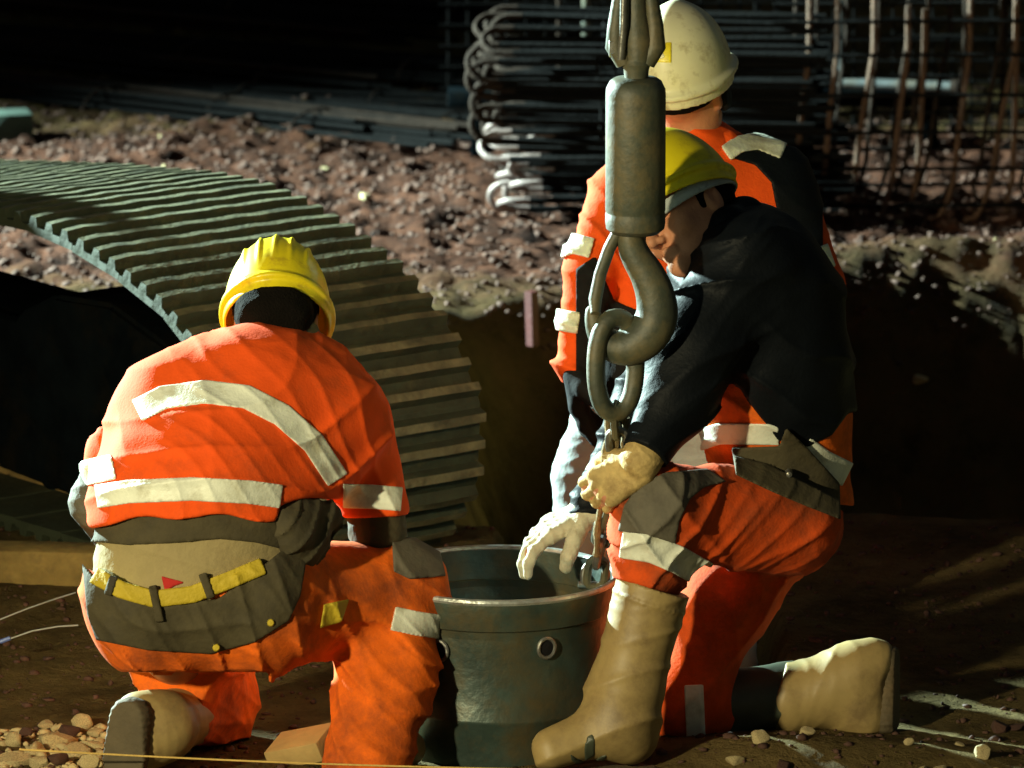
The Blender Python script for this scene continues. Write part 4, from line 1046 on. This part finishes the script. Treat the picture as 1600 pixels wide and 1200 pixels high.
def build_cage():
    t = thing('rebar_cage', 'standing reinforcement cage of upright bars with bent feet at the right edge', 'rebar cage', tuple(G(1460, 348)))
    rr = random.Random(11); y0 = G(1460, 348)[1]
    for row, (yy, mt) in enumerate(((y0, 'rebar_lit'), (y0+.32, 'rebar'))):
        xs = np.arange(1232, 1900, 49) if row == 0 else np.arange(1222, 1900, 37)
        for px_ in xs:
            px_ += rr.uniform(-9, 9)
            x = P(px_, 348, yy)[0]; lean = rr.uniform(-.01, .06); zt = .62+rr.uniform(0, .12)
            foot = rr.uniform(.03, .07)*(1 if rr.random() < .8 else -.6)
            b = V3((x, yy+rr.uniform(-.02, .02), .012))
            pts = [b+V3((-foot, -.012, 0)), b+V3((-foot*.4, 0, .006)), b+V3((0, 0, .04)), b+V3((.018+lean*.1, 0, .12)), b+V3((.025+lean*.4, 0, .30)), b+V3((.03+lean, .01, .5)), b+V3((.03+lean, .01, zt))]
            MB().tube(pts, .0088 if row == 0 else .0070, 8).build('upright_bar', M['cagebar'] if row == 0 else M['rebar'], t)
    for k, z in enumerate((.05, .16, .27, .38, .50, .60)):
        for yy in (y0-.012, y0+.332):
            MB().tube([V3((P(1205, 348, yy)[0], yy, z)), V3((P(1550, 348, yy)[0], yy-.004, z+.006)), V3((P(1910, 348, yy)[0], yy, z-.004))], .006, 8).build('tie_bar', M['rebard'], t)
build_cage()

def build_mats():
    # reinforcement mats leaning behind the stack
    for k, (x0, x1, Y, lean, lb) in enumerate(((700, 1290, 7.6, .25, 'dark welded wire mat leaning behind the stack of bent bars'), (1180, 1760, 7.3, .2, 'dark welded wire mat leaning behind the standing rebar cage'))):
        xa, xb = P(x0, 100, Y)[0], P(x1, 100, Y)[0]
        t = thing('wire_mat', lb, 'wire mat', ((xa+xb)/2, Y, 0), 'wire mats at the back')
        for i, x in enumerate(np.arange(xa, xb, .062)):
            MB().tube([V3((x, Y, .02)), V3((x+.004, Y+lean, 1.7))], .0042, 6).build('upright_wire', M['rebard'], t)
        for z in np.arange(.05, 1.7, .066):
            MB().tube([V3((xa-.03, Y-.008+lean*z/1.7, z)), V3((xb+.03, Y-.008+lean*z/1.7, z+.006))], .0042, 6).build('cross_wire', M['rebard'], t)
build_mats()

def long_bars(name, label, x0, y0, z0, ang, L, n, mt, group, rise=0.0, seed=1):
    rr = random.Random(seed)
    t = thing(name, label, 'rebar bundle', (x0, y0, z0), group)
    dx = V3((math.cos(ang), math.sin(ang), rise)); dx = unit(dx); sd = unit(np.cross(dx, (0, 0, 1)))
    for k in range(n):
        o = V3((x0, y0, z0))+sd*(rr.uniform(-.12, .12))+V3((0, 0, .012+.02*(k//5)+rr.uniform(0, .012)))+dx*rr.uniform(-.25, .25)
        MB().tube([o-dx*L/2, o+V3((0, 0, rr.uniform(-.01, .006))), o+dx*L/2], .0085, 7).build('bar', M[mt] if rr.random() < .7 else M['rebar'], t)
    for s_ in (-.32, .05, .36):
        c = V3((x0, y0, z0+.03))+dx*L*s_
        MB().tube([c+sd*.135*math.cos(a)+V3((0, 0, .045*math.sin(a))) for a in np.linspace(0, 2*math.pi, 21)[:-1]], .004, 6, True).build('tie_wire', M['rebar'], t)
for k, (px_, py_, ang, zz) in enumerate(((120, 165, -33, 0), (300, 178, -27, 0), (60, 108, -30, .02), (250, 118, -24, .05), (90, 42, -28, .04), (330, 60, -24, .10), (180, 2, -26, .05), (480, 120, -14, .0), (560, 176, -12, 0), (560, 50, -9, .06))):
    g = G(px_, py_, 0)
    long_bars('rebar_bundle', ['bundle of long bars nearest the gravel strip at upper left', 'bundle of long bars just above the gravel, left of centre', 'rusty long bars in the dark above the green concrete block', 'tied long bars second row from the gravel, upper left', 'dim long bars near the top left corner', 'dim bundle of bars high up right of the top left corner', 'topmost tied bars along the upper left edge', 'nearly level dark bars above the yellow ribbed helmet', 'low dark bars beside the left end of the bent bar stack', 'level dark bars at the top centre left of the stack'][k], g[0], g[1], zz, R(ang), 2.6 if k < 7 else 1.2, 13, 'rebard', 'bundles of long bars at the upper left', 0, 20+k)

def tube_thing(name, label, cat, a, b, r, mt, parts=()):
    t = thing(name, label, cat, tuple(a))
    a = V3(a); b = V3(b); n = 8
    MB().tube([a+(b-a)*u for u in np.linspace(0, 1, n)], r, 16).build('pipe', M[mt], t)
    for u in parts:
        MB().tube([a+(b-a)*(u-.012), a+(b-a)*(u+.012)], r*1.35, 16).build('coupler', M['rebar'], t)
    return t
tube_thing('steel_tube', 'galvanised tube lying level on the steel behind the white helmet', 'steel tube', P(1090, 120, 6.9), P(1505, 136, 6.6), .016, 'galv', (.5, .97))
tube_thing('scaffold_tube', 'upright scaffold tube standing right of the white helmet', 'scaffold tube', P(1313, 118, 7.0), P(1318, -260, 7.05), .013, 'galv', (.28,))
tube_thing('scaffold_tube', 'thin upright scaffold tube, left of a pair behind the hook', 'scaffold tube', P(874, 105, 7.2), P(872, -260, 7.2), .009, 'rebar', (.4,))
tube_thing('scaffold_tube', 'wider upright scaffold tube, right of a pair behind the hook', 'scaffold tube', P(915, 85, 7.2), P(917, -260, 7.2), .015, 'steel', (.5,))
# the tubes stand in plain pads on the steel; a stop beam carries them
bm = MB(); bm.box((P(1100, 130, 7.15)[0], 7.12, P(1100, 134, 7.15)[2]-.03), (1.6, .10, .05), bevel=.006)
for s_ in (-.7, 0, .7): bm.box((P(1100, 130, 7.15)[0]+s_, 7.12, (P(1100, 134, 7.15)[2]-.055)/2-.01), (.06, .08, P(1100, 134, 7.15)[2]-.05), bevel=.006)
tag(bm.build('support_trestle', M['machine'], None), 'low dark steel trestle carrying the tubes behind the stack', 'trestle')

# ------------------------------------------------------------------ small things on the ground
def rock_mesh(seed, sub=3):
    rr = np.random.RandomState(seed)
    bm = bmesh.new(); bmesh.ops.create_icosphere(bm, subdivisions=sub, radius=1.0)
    co = np.array([v.co for v in bm.verts])
    pl = rr.normal(size=(13, 3)); pl /= np.linalg.norm(pl, axis=1)[:, None]; h = rr.uniform(.45, .80, 13)
    for nrm, hh in zip(pl, h):
        d = co@nrm-hh; co = co-np.maximum(d, 0)[:, None]*nrm*.9
    co = co*(1+.06*wave(co, seed % 30, 3.0)+.03*wave(co, (seed+5) % 30, 9.0))[:, None]
    for v, c in zip(bm.verts, co): v.co = c
    me = bpy.data.meshes.new('stone'); bm.to_mesh(me); bm.free()
    return me
rocks = []
for s_ in range(6):
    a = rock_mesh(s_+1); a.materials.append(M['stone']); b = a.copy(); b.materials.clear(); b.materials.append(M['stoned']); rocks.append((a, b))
def stone(px_, py_, size, pale, label, group, seed):
    rr = random.Random(seed); g = G(px_, py_, 0)
    z = gz1(g[0], g[1]); g = G(px_, py_, z); z = gz1(g[0], g[1])
    o = bpy.data.objects.new('stone', rocks[seed % 6][0 if pale else 1]); COL.objects.link(o)
    sx, sy, sz = size*rr.uniform(.85, 1.35), size*rr.uniform(.8, 1.1), size*rr.uniform(.6, .95)
    o.scale = (sx, sy, sz); o.location = (g[0], g[1], z+sz*.35); o.rotation_euler = (rr.uniform(-.2, .2), rr.uniform(-.2, .2), rr.uniform(0, 6))
    tag(o, label, 'stone', group)
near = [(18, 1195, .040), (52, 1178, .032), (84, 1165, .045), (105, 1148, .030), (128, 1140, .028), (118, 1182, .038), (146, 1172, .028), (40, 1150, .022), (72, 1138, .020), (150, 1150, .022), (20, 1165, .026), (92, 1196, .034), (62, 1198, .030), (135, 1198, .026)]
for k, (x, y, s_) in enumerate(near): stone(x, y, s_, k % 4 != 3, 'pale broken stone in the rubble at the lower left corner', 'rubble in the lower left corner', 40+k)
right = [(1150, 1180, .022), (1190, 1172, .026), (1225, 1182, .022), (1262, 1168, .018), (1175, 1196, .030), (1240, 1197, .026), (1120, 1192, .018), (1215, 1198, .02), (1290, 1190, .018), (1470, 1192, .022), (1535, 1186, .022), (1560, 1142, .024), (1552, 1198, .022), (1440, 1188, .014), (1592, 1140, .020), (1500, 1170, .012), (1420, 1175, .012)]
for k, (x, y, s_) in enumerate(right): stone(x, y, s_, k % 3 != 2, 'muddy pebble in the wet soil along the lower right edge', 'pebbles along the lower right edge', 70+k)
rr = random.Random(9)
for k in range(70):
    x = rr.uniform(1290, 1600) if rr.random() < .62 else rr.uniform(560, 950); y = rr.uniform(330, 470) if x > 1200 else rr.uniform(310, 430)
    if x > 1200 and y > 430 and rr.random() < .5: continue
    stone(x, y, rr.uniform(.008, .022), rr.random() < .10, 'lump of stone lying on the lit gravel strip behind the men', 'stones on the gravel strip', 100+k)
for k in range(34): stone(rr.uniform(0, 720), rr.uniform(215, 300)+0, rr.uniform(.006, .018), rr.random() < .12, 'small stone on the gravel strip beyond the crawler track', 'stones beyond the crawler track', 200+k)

def gravel(name, x0, x1, y0, y1, n, smin_, smax_, mt, label, seed):
    r_ = np.random.RandomState(seed)
    bm0 = bmesh.new(); bmesh.ops.create_icosphere(bm0, subdivisions=1, radius=1.0); bm0.verts.ensure_lookup_table()
    bv = np.array([v.co for v in bm0.verts]); bf = np.array([[v.index for v in f.verts] for f in bm0.faces]); bm0.free()
    x = r_.uniform(x0, x1, n); y = r_.uniform(y0, y1, n); z = ground_z(x, y); s_ = smin_+(smax_-smin_)*r_.uniform(0, 1, n)**3
    V = bv[None]*(1+.25*r_.normal(size=(n, len(bv), 1)))*s_[:, None, None]*np.stack([r_.uniform(.7, 1.4, n), r_.uniform(.7, 1.3, n), r_.uniform(.45, .9, n)], 1)[:, None, :]
    V = V+np.stack([x, y, z+s_*.2], 1)[:, None, :]
    Fc = bf[None]+(np.arange(n)*len(bv))[:, None, None]
    me = bpy.data.meshes.new(name); me.vertices.add(n*len(bv)); me.vertices.foreach_set('co', V.astype(np.float32).ravel())
    nf = n*len(bf); me.loops.add(nf*3); me.loops.foreach_set('vertex_index', Fc.astype(np.int32).ravel()); me.polygons.add(nf); me.polygons.foreach_set('loop_start', np.arange(nf, dtype=np.int32)*3); me.update(calc_edges=True)
    return tag(new_obj(name, me, M[mt]), label, 'gravel', None, 'stuff')
gravel('gravel', -2.0, 2.0, 4.7, 8.4, 20000, .002, .014, 'stoned', 'loose reddish gravel spread over the lit strip beyond the trench', 3)
gravel('rubble_bits', -1.25, -.78, -.50, .05, 900, .003, .015, 'stone', 'pale broken rubble bits lying in the lower left corner', 6)
gravel('soil_crumbs', -1.6, 1.6, -1.0, 2.0, 5000, .002, .012, 'stoned', 'small crumbs of soil and grit on the mud around the men', 4)

# yellow setting-out string along the bottom, two thin wires at the left
a, b = P(30, 1171, -.62), P(860, 1203, -.60)
tag(MB().tube([a+(b-a)*u+V3((0, 0, -.006*math.sin(math.pi*u))) for u in np.linspace(0, 1, 24)], .0020, 6).build('string_line', M['string'], None), 'thin yellow string stretched just above the ground along the bottom edge', 'string')
wt = thing('thin_wire', 'thin wire with a blue end sticking up from the mud at the left edge', 'wire', tuple(G(115, 985)))
pts = [P(-10, 1006, .55), P(10, 1000, .55), P(50, 986, .56), P(90, 979, .58), P(122, 977, .6)]
MB().tube(pts, .0018, 6).build('wire', M['greycloth'], wt)
MB().tube([P(0, 1003, .55), P(16, 997, .55)], .005, 8).build('end_cap', M['bluecap'], wt)
tag(MB().tube([P(-10, 972, .6), P(40, 952, .65), P(80, 938, .7), P(118, 926, .75)], .0018, 6).build('thin_wire', M['greycloth'], None), 'thin bare wire slanting up behind the crouching man at the left edge', 'wire')

# muddy timber baulk by the crawler track at the left edge
g = G(20, 905, .0); b_ = MB()
b_.box((g[0], g[1], gz1(g[0], g[1])+.035), (.62, .10, .09), Euler((R(2), R(-2), R(-14))).to_matrix(), .012)
tag(b_.build('timber_baulk', M['mudwood'], None), 'muddy yellow brown timber baulk lying at the left edge in front of the crawler track', 'timber')
# pale offcut of board under the crouching man
b_ = MB(); g = G(472, 1172, .02)
b_.box((g[0], g[1], gz1(g[0], g[1])+.03), (.13, .10, .045), Euler((R(14), R(-16), R(-25))).to_matrix(), .004)
tag(b_.build('board_offcut', M['wood'], None), 'pale offcut of board lying on the mud between the crouching man and the bucket', 'board')
# green grey concrete block far left, red stake in the dark
b_ = MB(); g = G(25, 222, 0); b_.box((g[0]-.02, g[1]+.05, .045), (.13, .12, .09), Euler((0, 0, R(12))).to_matrix(), .010)
tag(b_.build('concrete_block', M['concrete'], None), 'small green grey concrete block on the gravel at the left edge', 'block')
g = G(830, 528, 0); zz = gz1(g[0], g[1])
b_ = MB(); b_.tube([P(832, 540, g[1]), P(830, 455, g[1])], [.017, .019], 4)
tag(b_.build('marker_stake', M['red'], None), 'short red marker stake in the dark between the track and the standing man', 'stake')
